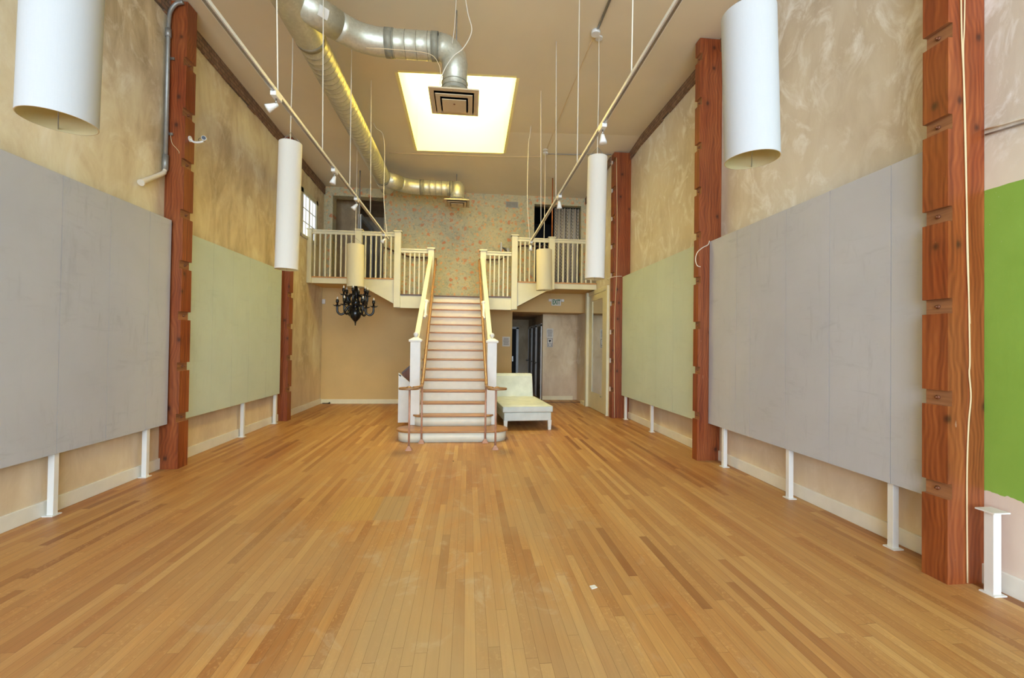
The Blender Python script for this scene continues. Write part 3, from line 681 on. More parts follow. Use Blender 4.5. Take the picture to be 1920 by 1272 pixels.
# fascias
MB().box(XL+0.006, ML, GY, GY+0.05, 2.845, 2.965).prism([(ML, 2.845), (NL, 2.375), (NL, 2.965), (ML, 2.965)], 'y', GY, GY+0.05).build('fascia', 'cream', mz)
MB().box(MR, XJ-0.006, GY, GY+0.05, 2.855, 2.975).prism([(NR, 2.375), (MR, 2.855), (MR, 2.975), (NR, 2.975)], 'y', GY, GY+0.05).build('fascia', 'cream', mz)
B(NL, -0.93, GY, GY+0.05, 2.325, 2.61).build('fascia', 'cream', mz); B(0.43, NR, GY, GY+0.05, 2.33, 2.61).build('fascia', 'cream', mz)
B(XL+0.006, NL, GY-0.012, GY+0.06, 2.965, 2.995).build('floor_edge', 'edge', mz); B(NR, XJ-0.006, GY-0.012, GY+0.06, 2.975, 3.005).build('floor_edge', 'edge', mz)
B(NL, -0.93, GY-0.012, GY+0.06, 2.61, 2.642).build('floor_edge', 'darkrail', mz); B(0.43, NR, GY-0.012, GY+0.06, 2.61, 2.642).build('floor_edge', 'darkrail', mz)
# sloping soffits and the two side steps up to the balconies
def slab(x0, z0, x1, z1): return MB().prism([(x0, z0), (x1, z1), (x1, z1+0.12), (x0, z0+0.12)], 'y', GY+0.05, YB-0.006)
slab(NL, 2.39, ML, 2.855).build('sloping_soffit', 'tan', mz); slab(NR, 2.39, MR, 2.855).build('sloping_soffit', 'tan', mz)
B(NL-0.45, NL-0.05, GY+0.06, YB-0.006, 2.642, 2.82).build('side_step', 'tread', mz); B(NR+0.05, NR+0.45, GY+0.06, YB-0.006, 2.642, 2.82).build('side_step', 'tread', mz)
B(ML, NL-0.4, GY+0.06, YB-0.006, 2.9, 2.995).build('side_step', 'tread', mz); B(NR+0.4, MR, GY+0.06, YB-0.006, 2.9, 2.995).build('side_step', 'tread', mz)

def balustrade(x0, x1, zf, zr, bal, posts, label):
    root = thing('balustrade', ((x0+x1)/2, GY, zf), label, 'balustrade', 'mezzanine balustrades')
    MB().box(x0, x1, GY-0.035, GY+0.045, zr-0.035, zr).box(x0, x1, GY-0.02, GY+0.03, zr-0.095, zr-0.035).build('top_rail', 'cream', root, 0.006)
    for x in bal: B(x-0.0155, x+0.0155, GY-0.012, GY+0.02, zf, zr-0.095).build('baluster', 'cream', root)
    for (x, hw, zb, ztp) in posts:
        p = B(x-hw, x+hw, GY-0.06, GY+0.07, zb, ztp).build('newel_post', 'cream', root, 0.004)
        B(x-hw-0.022, x+hw+0.022, GY-0.082, GY+0.092, ztp, ztp+0.028).build('newel_cap', 'cream', p, 0.006)
    return root
balustrade(XL+0.004, NL+0.07, 2.995, 4.045, [-3.456, -3.341, -3.225, -3.118, -3.002, -2.886, -2.777, -2.661, -2.349, -2.231, -2.116, -2.006, -1.9, -1.782],
           [(XL+0.05, 0.046, 2.84, 4.03), (ML, 0.066, 2.82, 4.055), (NL, 0.072, 2.33, 4.05)], 'upper balustrade beside the small paned window')
balustrade(NR-0.07, XJ-0.004, 3.005, 4.035, [1.188, 1.295, 1.405, 1.525, 1.643, 1.758, 2.093, 2.207, 2.32, 2.435, 2.547, 2.659, 2.762, 2.883],
           [(MR, 0.07, 2.83, 4.04), (NR, 0.068, 2.34, 4.06)], 'upper balustrade in front of the dark curtained opening')
balustrade(NL+0.07, -0.945, 2.642, 3.685, [-1.473, -1.35, -1.249, -1.145, -1.043], [], 'short lower landing balustrade nearer the black chandelier')
balustrade(0.385, NR-0.07, 2.642, 3.685, [0.481, 0.58, 0.688, 0.793, 0.893], [], 'short lower landing balustrade nearer the exit sign')
# wall handrails at the back of the landing
def wallrail(pts, label, br):
    r = thing('wall_handrail', pts[0], label, 'handrail', 'wall handrails')
    MB().sweep(smooth_path(pts, 4), 0.022, 10).build('rail', 'darkrail', r)
    for p in br: MB().bar((p[0], YB, p[2]-0.06), (p[0], YB-0.06, p[2]-0.02), 0.008).build('bracket', 'metal', r)
wallrail([(-2.12, 11.28, 3.9), (-2.02, 11.28, 3.87), (-1.75, 11.28, 3.77), (-1.5, 11.28, 3.69), (-1.38, 11.28, 3.68), (-0.9, 11.28, 3.68)], 'dark wooden wall handrail behind the balustrade over the chandelier', [(-1.9, 0, 3.82), (-1.1, 0, 3.68)])
wallrail([(0.25, 11.28, 3.68), (0.72, 11.28, 3.69), (0.86, 11.28, 3.74), (1.12, 11.28, 3.95), (1.25, 11.28, 4.04), (1.45, 11.28, 4.07), (1.95, 11.28, 4.06)], 'dark wooden wall handrail leading to the curtained opening', [(0.5, 0, 3.68), (1.5, 0, 4.07)])
# slim rods from the balcony newels to the ceiling
def rod(x, mat, label, zb):
    r = MB().bar((x, GY, zb), (x, GY, zc(x, GY)), 0.014, 8).build('ceiling_rod', mat); tag(r, label, 'rod', 'balcony rods')
rod(-2.50, 'conduit', 'grey steel rod from left balcony newel up to ceiling', 4.083)
rod(1.935, 'rust', 'orange rod from right balcony newel up to ceiling', 4.068)

# ------------------------------------------------------------------ drum pendant lamps
def lamp(top, bot, R, label, group=None, fabric='shade'):
    top, bot = Vector(top), Vector(bot)
    root = thing('pendant_lamp', tuple(top), label, 'lamp', 'drum pendant lamps')
    n = 48; m = MB(); t = 0.004
    m.sweep([top, bot], R, n, 0, False)
    m.sweep([bot, top], R-t, n, 1, False)
    ax = (bot-top).normalized()
    for p, sgn in ((top, -1), (bot, 1)):
        m.sweep([p, p+ax*0.0005*sgn], [R, R-t], n, 2, False)
    m.build('lamp_shade', [fabric, 'shade_in', 'wire'], root)
    u = Vector((1, 0, 0)); u = (u - ax*u.dot(ax)).normalized(); w = ax.cross(u)
    sd_ = Vector((top.x, top.y, 0)).normalized()*(R-t)
    MB().bar(bot-ax*0.012 + sd_, bot-ax*0.012 - sd_, 0.003, 6).bar(top+ax*0.012+u*(R-t), top+ax*0.012-u*(R-t), 0.003, 6).build('spider', 'metal', root)
    zt = zc(top.x, top.y)
    MB().sweep(smooth_path([(top.x, top.y, zt), (top.x+0.004, top.y, zt-(zt-top.z)*0.4), (top.x-0.003, top.y, top.z+0.25), tuple(top+ax*0.30)], 5), 0.006, 8).build('cord', 'cable', root)
    k = Vector((top.x, top.y, top.z+0.14))
    MB().bar(k, top+u*(R-t), 0.0025, 6).bar(k, top-u*(R-t), 0.0025, 6).bar(k, top+w*(R-t), 0.0025, 6).build('hanger_wire', 'metal', root)
    MB().lathe([(0.05, zt-0.02), (0.05, zt-0.002)], top.x, top.y, 16).build('ceiling_canopy', 'plastic', root)
    MB().lathe([(0.018, top.z-0.40), (0.02, top.z-0.39), (0.02, top.z-0.30), (0.01, top.z-0.29)], top.x, top.y, 12).build('lamp_socket', 'plastic', root)
    return root
lamp((-2.165, 2.56, 3.60), (-2.18, 2.56, 2.675), 0.160, 'large white drum pendant nearest the camera, over the left grey panel')
lamp((1.735, 2.62, 3.635), (1.765, 2.62, 2.71), 0.158, 'white drum pendant hanging near the right grey panel')
lamp((-2.245, 5.75, 4.0), (-2.265, 5.75, 2.42), 0.134, 'long slim white tube pendant by the left sage green panel', None, 'shade_bright_lit')
lamp((1.70, 5.80, 4.06), (1.675, 5.80, 2.42), 0.130, 'long slim white tube pendant by the right sage green panel', None, 'shade_bright_lit')
lamp((-2.275, 9.10, 3.475), (-2.262, 9.10, 2.63), 0.165, 'cream drum pendant directly over the black chandelier', None, 'shade_warm_lit')
lamp((1.545, 9.10, 3.50), (1.56, 9.10, 2.66), 0.165, 'cream drum pendant in front of the curtained opening', None, 'shade_warm_lit')

# ------------------------------------------------------------------ chandelier
CX, CY = -2.255, 9.12
ch = thing('chandelier', (CX, CY, 2.66), 'black two-tier branched chandelier hanging under the cream drum pendant', 'chandelier')
_cp = [(0.006, 1.86), (0.014, 1.87), (0.008, 1.895), (0.02, 1.91), (0.014, 1.93), (0.045, 1.96), (0.095, 2.02), (0.116, 2.09), (0.108, 2.16), (0.066, 2.215), (0.052, 2.24), (0.08, 2.27), (0.09, 2.32), (0.075, 2.38), (0.05, 2.42), (0.058, 2.45), (0.066, 2.49), (0.05, 2.55), (0.034, 2.60), (0.026, 2.66), (0.008, 2.70)]
MB().lathe(_cp, CX, CY, 24).build('stem', 'black', ch)
MB().bar((CX, CY, 2.69), (CX, CY, 3.46), 0.007, 8).build('hanging_rod', 'black', ch)
def arm(a, z0, R, drop, up):
    d = Vector((math.cos(a), math.sin(a), 0)); c0 = Vector((CX, CY, 0))
    P = lambda r, z: c0 + d*r + Vector((0, 0, z))
    pts = [P(0.05, z0), P(0.10, z0+0.035), P(0.16, z0-0.01), P(R*0.62, z0-drop), P(R*0.80, z0-drop-0.03), P(R*0.95, z0-drop+0.005), P(R, z0-drop+0.06), P(R, z0-drop+up)]
    ar = MB().sweep(smooth_path(pts, 5), 0.021, 10).build('arm', 'black', ch)
    zt = z0-drop+up; q = P(R, 0)
    m = MB().lathe([(0.012, zt-0.03), (0.035, zt-0.01), (0.04, zt), (0.02, zt+0.002)], q.x, q.y, 14)
    for k in range(5):
        b = 2*PI*k/5+a; e = Vector((math.cos(b), math.sin(b), 0))
        m.sweep([q + e*0.02 + Vector((0, 0, zt-0.01)), q + e*0.055 + Vector((0, 0, zt-0.006)), q + e*0.085 + Vector((0, 0, zt+0.018))], [0.012, 0.010, 0.001], 6)
    m.build('drip_cup', 'black', ar)
    MB().lathe([(0.02, zt), (0.02, zt+0.05), (0.03, zt+0.055), (0.03, zt+0.115), (0.016, zt+0.12)], q.x, q.y, 12).build('candle_sleeve', 'black', ar)
    MB().lathe([(0.010, zt+0.12), (0.015, zt+0.135), (0.012, zt+0.155), (0.003, zt+0.175)], q.x, q.y, 10).build('bulb', 'bulb', ar)
for k in range(6): arm(2*PI*k/6 + 0.12, 2.215, 0.345, 0.11, 0.15)
for k in range(6): arm(2*PI*k/6 + 0.55, 2.43, 0.235, 0.09, 0.13)

# ------------------------------------------------------------------ ventilation ducts
DX, DZ = -1.88, 5.06
def ribbed(p, q, R, pitch=0.11, h=0.0015):
    p, q = Vector(p), Vector(q); L = (q-p).length; d = (q-p).normalized(); pts, rr = [p], [R]; s_ = pitch/2; mi_ = []
    while s_ < L-0.02:
        for o, k in ((-0.006, 0), (-0.0022, h), (0.0022, h), (0.006, 0)): pts.append(p+d*(s_+o)); rr.append(R+k)
        mi_ += [0, 0, 1, 0]; s_ += pitch
    return pts+[q], rr+[R], mi_+[0]
du = thing('ventilation_duct', (DX, 5, DZ), 'round galvanized spiral duct running under the ceiling with two drop branches', 'duct')
a, b, c_ = ribbed((DX, -0.6, DZ), (DX, 4.30, DZ), 0.195, 0.16); MB().sweep(a, b, 40, mis=c_).build('trunk', ['galv', 'seam'], du)
MB().sweep([(DX, 4.28, DZ), (DX, 4.36, DZ), (DX, 5.25, DZ), (DX, 5.32, DZ)], [0.197, 0.19, 0.178, 0.17], 40).build('wye_fitting', 'galv', du)
a, b, c_ = ribbed((DX, 5.30, DZ), (DX, 9.65, DZ), 0.168, 0.105); MB().sweep(a, b, 40, mis=c_).build('trunk', ['galv', 'seam'], du)
for ya, yb, r_ in ((4.26, 4.34, 0.201), (5.26, 5.34, 0.176), (9.62, 9.68, 0.174)): MB().sweep([(DX, ya, DZ), (DX, yb, DZ)], r_, 40).build('joint_band', 'band', du)
MB().sweep([(DX, 9.65, DZ), (DX, 10.24, DZ), (DX, 10.27, DZ), (DX, 10.30, DZ)], [0.168, 0.168, 0.15, 0.10], 40).build('end_cap', 'galv', du)
def branch(y0, Y, R, xe, xc, zdrop, zp, wd, wp=None, lift=0.0, dome=False):
    z = DZ - lift
    # 45 degree take-off, bend, run, gored elbow, drop
    dy = Y - y0; x1 = DX + dy + 0.12
    p45 = [(DX+0.05, y0, DZ), (DX+0.05+dy*0.55, y0+dy*0.60, z)]
    bend = smooth_path([p45[1], (DX+0.05+dy*0.85, y0+dy*0.86, z), (x1+0.05, Y-0.01, z), (x1+0.2, Y, z)], 3)
    MB().sweep([p45[0], p45[1]], R+0.004, 36).build('take_off', 'galv', du)
    MB().sweep(bend, R, 36).build('bend', 'galv', du)
    a, b, c_ = ribbed((x1+0.2, Y, z), (xe, Y, z), R, 0.13, 0.0025); MB().sweep(a, b, 36, mis=c_).build('branch_run', ['galv', 'seam'], du)
    r_ = xc - xe
    el = arc((xe, Y, z-r_), r_, PI/2, 0, 4, ((1, 0, 0), (0, 0, 1)))
    if dome:
        MB().lathe([(0.01, z+R+0.01), (R*0.5, z+R-0.01), (R*0.82, z+R*0.62), (R*0.98, z+R*0.2), (R, z-R*0.4), (R*0.97, zdrop)], xc, Y, 36).build('domed_elbow', 'galv', du)
    else:
        MB().sweep(el + [Vector((xc, Y, zdrop))], [R]*5 + [R*0.93], 36, 0, True, True).build('elbow', 'galv', du)
    for xa, xb in ((x1+0.16, x1+0.25), (xe-0.08, xe)): MB().sweep([(xa, Y, z), (xb, Y, z)], R+0.006, 36).build('joint_band', 'band', du)
    m = MB().sweep([(xc, Y, zdrop+0.10), (xc, Y, zdrop+0.105)], R+0.006, 36).sweep([(xc, Y, zdrop+0.04), (xc, Y, zdrop+0.045)], R+0.006, 36); m.build('drop_collar', 'galv', du)
    d_ = thing('air_diffuser', (xc, Y, zp), wp, 'vent', 'air diffusers')
    k = wd/2
    def ring(m_, ko, ki, z0, z1, zin):        # square plate ring with a rolled-up inner lip
        m_.sweep([(xc, Y, z1), (xc, Y, z0), (xc, Y, z0), (xc, Y, zin)], [ko*1.414, ko*1.414, ki*1.414, ki*1.3], 4, 0, False, False)
    m = MB(); ring(m, k, k*0.80, zp, zp+0.015, zp+0.05)
    m.sweep([(xc, Y, zp+0.015), (xc, Y, zp+0.05), (xc, Y, zdrop)], [k*1.414, R*1.5, R*0.98], 4, 0, False, False)
    m.box(xc-k*0.75, xc+k*0.75, Y-k*0.75, Y+k*0.75, zp+0.052, zp+0.056, 1)
    m.build('outer_cone', ['diff', 'dark'], d_)
    m = MB(); ring(m, k*0.745, k*0.56, zp-0.025, zp-0.017, zp+0.02); m.build('middle_cone', 'diff', d_)
    m = MB().box(xc-k*0.49, xc+k*0.49, Y-k*0.49, Y+k*0.49, zp-0.046, zp-0.038)
    for q in (-0.1, 0.1): m.bar((xc+q, Y, zp-0.04), (xc+q, Y, zp+0.052), 0.005)
    m.build('inner_plate', 'diff', d_)
    MB().lathe([(0.012, zp-0.05), (0.012, zp-0.046)], xc, Y-0.05, 10).build('screw', 'bolt', d_)
branch(4.72, 5.30, 0.152, -0.405, -0.205, 4.53, 4.405, 0.575, 'square beige louvred ceiling diffuser hanging below the skylight')
branch(9.72, 10.18, 0.162, -0.40, -0.30, 4.80, 4.735, 0.56, 'square beige diffuser at duct end against the floral wallpaper', -0.01, True)
m = MB()
for i in range(7):
    a = -0.9 + 0.14*i
    pass
# curved maker's sticker on the take-off
cs = Vector((DX+0.05, 4.72, DZ)); ce = Vector((DX+0.05+0.58*0.55, 4.72+0.58*0.60, DZ)); ax = (ce-cs).normalized()
sd = Vector((ax.y, -ax.x, 0))
vs, fs = [], []
for i in range(6):
    th = -0.75 + 0.13*i
    nrm = (sd*math.cos(th) + Vector((0, 0, 1))*math.sin(th))
    for e in (0.16, 0.27): vs.append(cs + ax*(e+0.02) + nrm*0.161)
for i in range(5): fs.append((2*i, 2*i+1, 2*i+3, 2*i+2))
MB().add(vs, fs, 0, True).build('sticker', 'paper', du)
for (x, y, z0, t) in ((-0.20, 5.48, 5.10, 0), (-0.32, 10.3, 5.1, 0)):
    MB().bar((x, y, z0), (x, y, zc(x, y)), 0.007, 8).build('hanger_rod', 'conduit', du)
# thin cords round the near diffuser
def cord(pts, r, mat, name, label, cat='cable', k=6):
    o = MB().sweep(smooth_path(pts, k), r, 8).build(name, mat); return tag(o, label, cat)
cord([(-0.11, 5.12, zc(0, 5.1)-0.01), (-0.06, 5.1, 5.35), (-0.012, 5.08, 5.13), (-0.10, 5.08, 4.93), (-0.22, 5.10, 4.83), (-0.31, 5.12, 4.70), (-0.365, 5.16, 4.58), (-0.37, 5.18, 4.53)], 0.006, 'cable', 'looped_cable', 'white looped cable hanging over the duct elbow by the skylight')
cord([(-0.19, 5.12, zc(0, 5.1)-0.01), (-0.21, 5.12, 5.2), (-0.235, 5.12, 4.99)], 0.004, 'cable', 'cord', 'straight white cord beside the looped cable above the skylight duct elbow', 'cord')
cord([(-1.2, 5.12, 4.865), (-0.9, 5.10, 4.858), (-0.5, 5.10, 4.84), (-0.38, 5.10, 4.72), (-0.36, 5.12, 4.60)], 0.0035, 'wire', 'cord', 'thin cream cord along the underside of the near duct branch', 'cord')
cord([(-0.245, 5.14, 4.50), (-0.235, 5.12, 4.44), (-0.215, 5.12, 4.40)], 0.004, 'cable', 'cord', 'short white pull cord dangling through the near diffuser', 'cord')

# ------------------------------------------------------------------ track lighting
def track(x, y0, y1, wires, label, heads):
    z = 3.5; root = thing('light_track', (x, (y0+y1)/2, z), label, 'track light', 'light tracks')
    MB().box(x-0.018, x+0.018, y0, y1, z-0.012, z+0.014).box(x-0.007, x+0.007, y0, y1, z-0.020, z-0.012, 1).build('rail', ['plastic', 'metal'], root)
    for (wx, wy, tx, ty) in wires:
        MB().sweep(smooth_path([(tx, ty, zc(tx, ty)), ((tx*0.4+wx*0.6), (ty*0.4+wy*0.6), 4.4), (wx, wy, z+0.01)], 5), 0.0055, 8).build('suspension_cable', 'cable', root)
    return root
tl = track(-1.545, -0.5, 8.58, [(-1.545, 3.69, -1.60, 3.66), (-1.545, 4.78, -1.56, 4.74), (-1.545, 5.85, -1.58, 5.95), (-1.545, 7.05, -1.56, 7.02)], 'white track light rail on the duct side of the skylight', 4)
tr = track(1.165, -0.5, 8.58, [(1.165, 3.13, 1.19, 3.15), (1.165, 4.76, 1.18, 4.80), (1.165, 5.95, 1.14, 5.93), (1.165, 7.2, 1.12, 7.1)], 'white track light rail farther from the duct, on the exit sign side', 3)
MB().sweep(smooth_path([(-1.79, 8.30, zc(-1.79, 8.3)), (-1.74, 8.32, 5.47), (-1.63, 8.36, 5.38), (-1.60, 8.4, 5.0), (-1.61, 8.45, 4.2), (-1.545, 8.5, 3.51)], 6), 0.006, 8).build('feed_cable', 'cable', tl)
MB().sweep(smooth_path([(1.12, 8.25, zc(1.1, 8.25)), (1.10, 8.27, 5.45), (1.085, 8.3, 5.3), (1.09, 8.4, 4.3), (1.165, 8.5, 3.51)], 6), 0.006, 8).build('feed_cable', 'cable', tr)
def head(x, y, aim, label):
    z = 3.485; r = thing('spot_head', (x, y, z), label, 'spotlight', 'track spot heads')
    B(x-0.022, x+0.022, y-0.06, y+0.06, z-0.035, z+0.0).build('adapter', 'plastic', r, 0.004)
    a = Vector(aim).normalized(); p0 = Vector((x, y, z-0.035)); p1 = Vector((x, y, z-0.075))
    MB().bar(p0, p1, 0.007, 8).ball((x, y, z-0.08), 0.016).build('swivel', 'metal', r)
    q = p1 - Vector((0, 0, 0.01))
    MB().sweep([q-a*0.015, q+a*0.012, q+a*0.03, q+a*0.075], [0.014, 0.02, 0.024, 0.036], 20).build('lamp_cup', 'plastic', r)
    MB().sweep([q+a*0.0755, q+a*0.078, q+a*0.080], [0.033, 0.03, 0.012], 20).build('lens', 'bulb', r)
head(-1.545, 3.66, (-0.8, -0.2, -0.55), 'spot head nearest the camera on the duct-side track')
head(-1.545, 5.2, (-0.25, -0.1, -1), 'spot head on the duct-side track, second from the camera')
head(-1.545, 6.2, (-0.6, -0.1, -0.8), 'spot head on the duct-side track, third from the camera')
head(-1.545, 8.2, (-0.5, -0.2, -0.8), 'spot head at the far end of the duct-side track')
head(1.165, 3.83, (0.05, -0.1, -1), 'spot head nearest the camera on the track toward the right wall')
head(1.165, 5.72, (0.05, 0.1, -1), 'spot head midway along the track toward the right wall')
head(1.165, 8.35, (-0.1, 0.1, -1), 'spot head at the far end of the track toward the right wall')

# conduit and wiring on the ceiling
tag(MB().sweep([(1.66, -0.6, zc(1.66, 0)-0.016), (1.63, 5.60, zc(1.63, 5.6)-0.016)], 0.016, 10).build('ceiling_conduit', 'metal'), 'straight metal conduit on the ceiling along the right lamps', 'conduit')
tag(MB().lathe([(0.06, zc(1.62, 5.68)-0.05), (0.06, zc(1.62, 5.68)-0.002)], 1.62, 5.68, 16).build('junction_box', 'plastic'), 'round ceiling junction box at the end of the metal conduit', 'junction box')
tag(MB().lathe([(0.055, zc(1.57, 9.07)-0.05), (0.055, zc(1.57, 9.07)-0.002)], 1.57, 9.22, 16).build('junction_box', 'plastic'), 'round ceiling junction box where the ceiling wires cross', 'junction box')
cord([(1.62, 5.75, zc(1.62, 5.75)-0.006), (1.60, 7.4, zc(1.6, 7.4)-0.006), (1.57, 9.17, zc(1.57, 9.1)-0.006)], 0.006, 'wire', 'ceiling_wire', 'thin wire along the ceiling between the two junction boxes', 'wire')
cord([(1.515, 9.36, zc(1.5, 9.36)-0.012), (0.85, 9.42, zc(0.85, 9.42)-0.008), (-0.5, 9.42, zc(-0.5, 9.42)-0.008), (-1.7, 9.42, zc(-1.7, 9.42)-0.008)], 0.006, 'wire', 'ceiling_wire', 'thin wire across the ceiling behind the skylight', 'wire')
cord([(1.625, 9.25, zc(1.6, 9.25)-0.012), (2.2, 9.24, zc(2.2, 9.24)-0.012), (2.5, 9.18, zc(2.5, 9.18)-0.03), (2.98, 9.16, zc(2.98, 9.16)-0.03)], 0.009, 'conduit', 'ceiling_wire', 'grey flexible wire from the crossing box to the far right post', 'wire')

# ------------------------------------------------------------------ chaise
cz = thing('chaise_longue', (1.075, 7.82, 0), 'pale mint tufted armless chaise longue right of the stairs', 'chaise longue')
def rbox(x0, x1, y0, y1, z0, z1): return B(x0+1.075, x1+1.075, y0+7.82, y1+7.82, z0, z1)
rbox(-0.43, 0.43, 0.0, 1.80, 0.165, 0.315).build('seat_frame', 'tuft', cz, 0.02, 3)
# tufted cushion
nx, ny = 24, 44; x0, x1, y0, y1 = -0.455, 0.455, -0.02, 1.50
def tz(i, j):
    u = i/nx; v = j/ny; e = min(1, min(u, 1-u)*10)*min(1, min(v, 1-v)*18)
    a = abs(math.sin(PI*(u*4+v*7)))*abs(math.sin(PI*(u*4-v*7)))
    return 0.430 + 0.016*(a**0.5)*e - 0.008*(1-e)
m = MB(); vs = [(1.075+x0+(x1-x0)*i/nx, 7.82+y0+(y1-y0)*j/ny, tz(i, j)) for j in range(ny+1) for i in range(nx+1)]
m.add(vs, [(j*(nx+1)+i, j*(nx+1)+i+1, (j+1)*(nx+1)+i+1, (j+1)*(nx+1)+i) for j in range(ny) for i in range(nx)], 0, True)
cu = m.build('cushion_top', 'tuft', cz)
rbox(x0, x1, y0, y1, 0.318, 0.424).build('seat_cushion', 'tuft', cz, 0.022, 4)
pp = MB()
for zz in (0.328, 0.420): pp.sweep([(1.075+x0+0.012, 7.82+y1-0.02, zz), (1.075+x0+0.012, 7.82+y0+0.012, zz), (1.075+x1-0.012, 7.82+y0+0.012, zz), (1.075+x1-0.012, 7.82+y1-0.02, zz)], 0.007, 6)
pp.build('piping', 'tuft', cz)
bk = MB().prism([(7.82+1.46, 0.30), (7.82+1.78, 0.30), (7.82+1.86, 0.86), (7.82+1.82, 0.90), (7.82+1.66, 0.90), (7.82+1.60, 0.85)], 'x', 1.075-0.43, 1.075+0.43)
bk.build('backrest', 'tuft', cz, 0.03, 4)
for (lx, ly) in ((-0.40, 0.03), (0.40, 0.03), (-0.40, 1.75), (0.40, 1.75)):
    MB().sweep([(1.075+lx, 7.82+ly, 0.0), (1.075+lx, 7.82+ly, 0.175)], [0.034, 0.048], 4, 0, True, False).build('leg', 'white', cz)
cz.rotation_euler = (0, 0, math.radians(4.2))

# ------------------------------------------------------------------ wall fittings
# exit sign
ex = thing('exit_sign', (2.255, YB, 2.63), 'white EXIT sign with green letters and two emergency lamp heads', 'sign')
B(2.13, 2.38, YB-0.05, YB, 2.545, 2.715).build('sign_box', 'plastic', ex, 0.006)
B(2.145, 2.365, YB-0.054, YB-0.05, 2.56, 2.70).build('face_plate', 'paper', ex)
for x0, x1 in ((2.05, 2.125), (2.385, 2.46)): B(x0, x1, YB-0.07, YB, 2.645, 2.715).build('lamp_head', 'plastic', ex, 0.01)
tc = bpy.data.curves.new('exit_text', 'FONT'); tc.body = 'EXIT'; tc.size = 0.175; tc.align_x = 'CENTER'; tc.align_y = 'CENTER'; tc.extrude = 0.002; tc.offset = 0.004
to = bpy.data.objects.new('exit_text', tc); COL.objects.link(to)
bpy.context.view_layer.update()
tm = bpy.data.meshes.new_from_object(to.evaluated_get(bpy.context.evaluated_depsgraph_get()))
bpy.data.objects.remove(to)
le = bpy.data.objects.new('lettering', tm); COL.objects.link(le); le.parent = ex
tm.materials.clear(); tm.materials.append(M['green_ink'])
tm.transform(Matrix.Translation((0, -0.056, 0.0)) @ Matrix.Rotation(PI/2, 4, 'X') @ Matrix.Diagonal((0.56, 1.0, 1.0, 1.0)))
# paper notices
def notice(x0, x1, z0, z1, y, label, kind):
    r = thing('paper_notice', ((x0+x1)/2, y, z0), label, 'notice', 'paper notices')
    B(x0, x1, y-0.003, y, z0, z1).build('sheet', 'paper', r)
    m = MB(); w_ = x1-x0
    if kind == 'text':
        n = 9
        for i in range(n):
            z = z1 - 0.04 - (z1-z0-0.08)*i/(n-1); l = random.uniform(0.6, 0.8)*w_
            m.box((x0+x1)/2-l/2, (x0+x1)/2+l/2, y-0.004, y-0.003, z-0.004, z+0.004)
        m.build('printed_lines', 'grey_ink', r)
    else:
        for a, b, c_, d_ in ((x0+0.01, x1-0.01, z0+0.01, z0+0.02), (x0+0.01, x1-0.01, z1-0.02, z1-0.01), (x0+0.01, x0+0.018, z0+0.01, z1-0.01), (x1-0.018, x1-0.01, z0+0.01, z1-0.01), (x0+0.01, x1-0.01, z0+0.095, z0+0.102)): m.box(a, b, y-0.004, y-0.003, c_, d_)
        xm = (x0+x1)/2
        m.box(xm-0.03, xm+0.025, y-0.005, y-0.003, z0+0.16, z0+0.20).box(xm-0.02, xm+0.005, y-0.005, y-0.003, z0+0.14, z0+0.16)
        for q in (-0.035, 0.035): m.box(xm+q-0.018, xm+q+0.018, y-0.005, y-0.003, z0+0.048, z0+0.066)
        m.build('pictogram', 'ink', r)
notice(0.87, 1.07, 1.47, 1.72, YB, 'white paper notice on the tan wall left of the dark hall', 'text')
notice(2.155, 2.345, 1.72, 1.98, 12.12, 'white text notice above the pictogram notice on the mottled alcove wall', 'text')
notice(2.175, 2.335, 1.46, 1.715, 12.12, 'black and white pictogram notice on the mottled alcove wall', 'pic')
# air grille on the wallpaper
gr = thing('wall_grille', (1.07, YB, 5.13), 'small grey louvred air grille high on the floral wallpaper', 'vent')
B(0.91, 1.23, YB-0.012, YB, 5.06, 5.21).build('frame', 'metal', gr)
m = MB()
for i in range(6): m.box(0.93, 1.21, YB-0.018, YB-0.010, 5.08+0.021*i, 5.09+0.021*i)
m.build('louvre', 'band', gr)
# swivel bracket on wallpaper
br = thing('screen_bracket', (0.86, YB, 3.88), 'chrome swivel screen bracket on the wallpaper beside the balustrade newel', 'bracket')
B(0.93, 1.01, YB-0.02, YB, 3.78, 4.0).build('wall_plate', 'metal', br)
MB().bar((0.96, YB-0.02, 3.89), (0.90, YB-0.35, 3.88), 0.02).bar((0.90, YB-0.35, 3.93), (0.90, YB-0.35, 3.83), 0.025).bar((0.90, YB-0.35, 3.88), (0.80, YB-0.62, 3.88), 0.02).build('swing_arm', 'metal', br)
B(0.74, 0.77, YB-0.72, YB-0.56, 3.77, 3.99).build('mount_plate', 'metal', br, 0.005)
# motion sensor
tag(MB().box(XL+0.01, XL+0.085, YB-0.06, YB, 2.46, 2.58).build('motion_sensor', 'plastic', None, 0.012), 'small white motion sensor in the corner beneath the left balcony', 'sensor')
# thermostat box on alcove side wall, coil on floor, scraps
tag(MB().sweep(smooth_path([(-3.43+0.09*math.cos(a*0.9), 11.22+0.05*math.sin(a*0.9), 0.012+0.004*a) for a in range(9)], 3), 0.008, 8).build('cable_coil', 'ink'), 'small dark coil of cable on the floor by the back wall', 'cable')
tag(MB().prism([(0.79, 2.72), (0.83, 2.735), (0.82, 2.765), (0.785, 2.755)], 'z', 0.0, 0.004).build('paper_scrap', 'paper'), 'tiny pale scrap of paper lying on the near floor boards', 'litter')
tag(MB().lathe([(0.009, 0.0), (0.009, 0.004)], -0.17, 5.8, 8).build('floor_plug', 'ink'), 'small dark round plug in the floor before the stairs', 'plug')
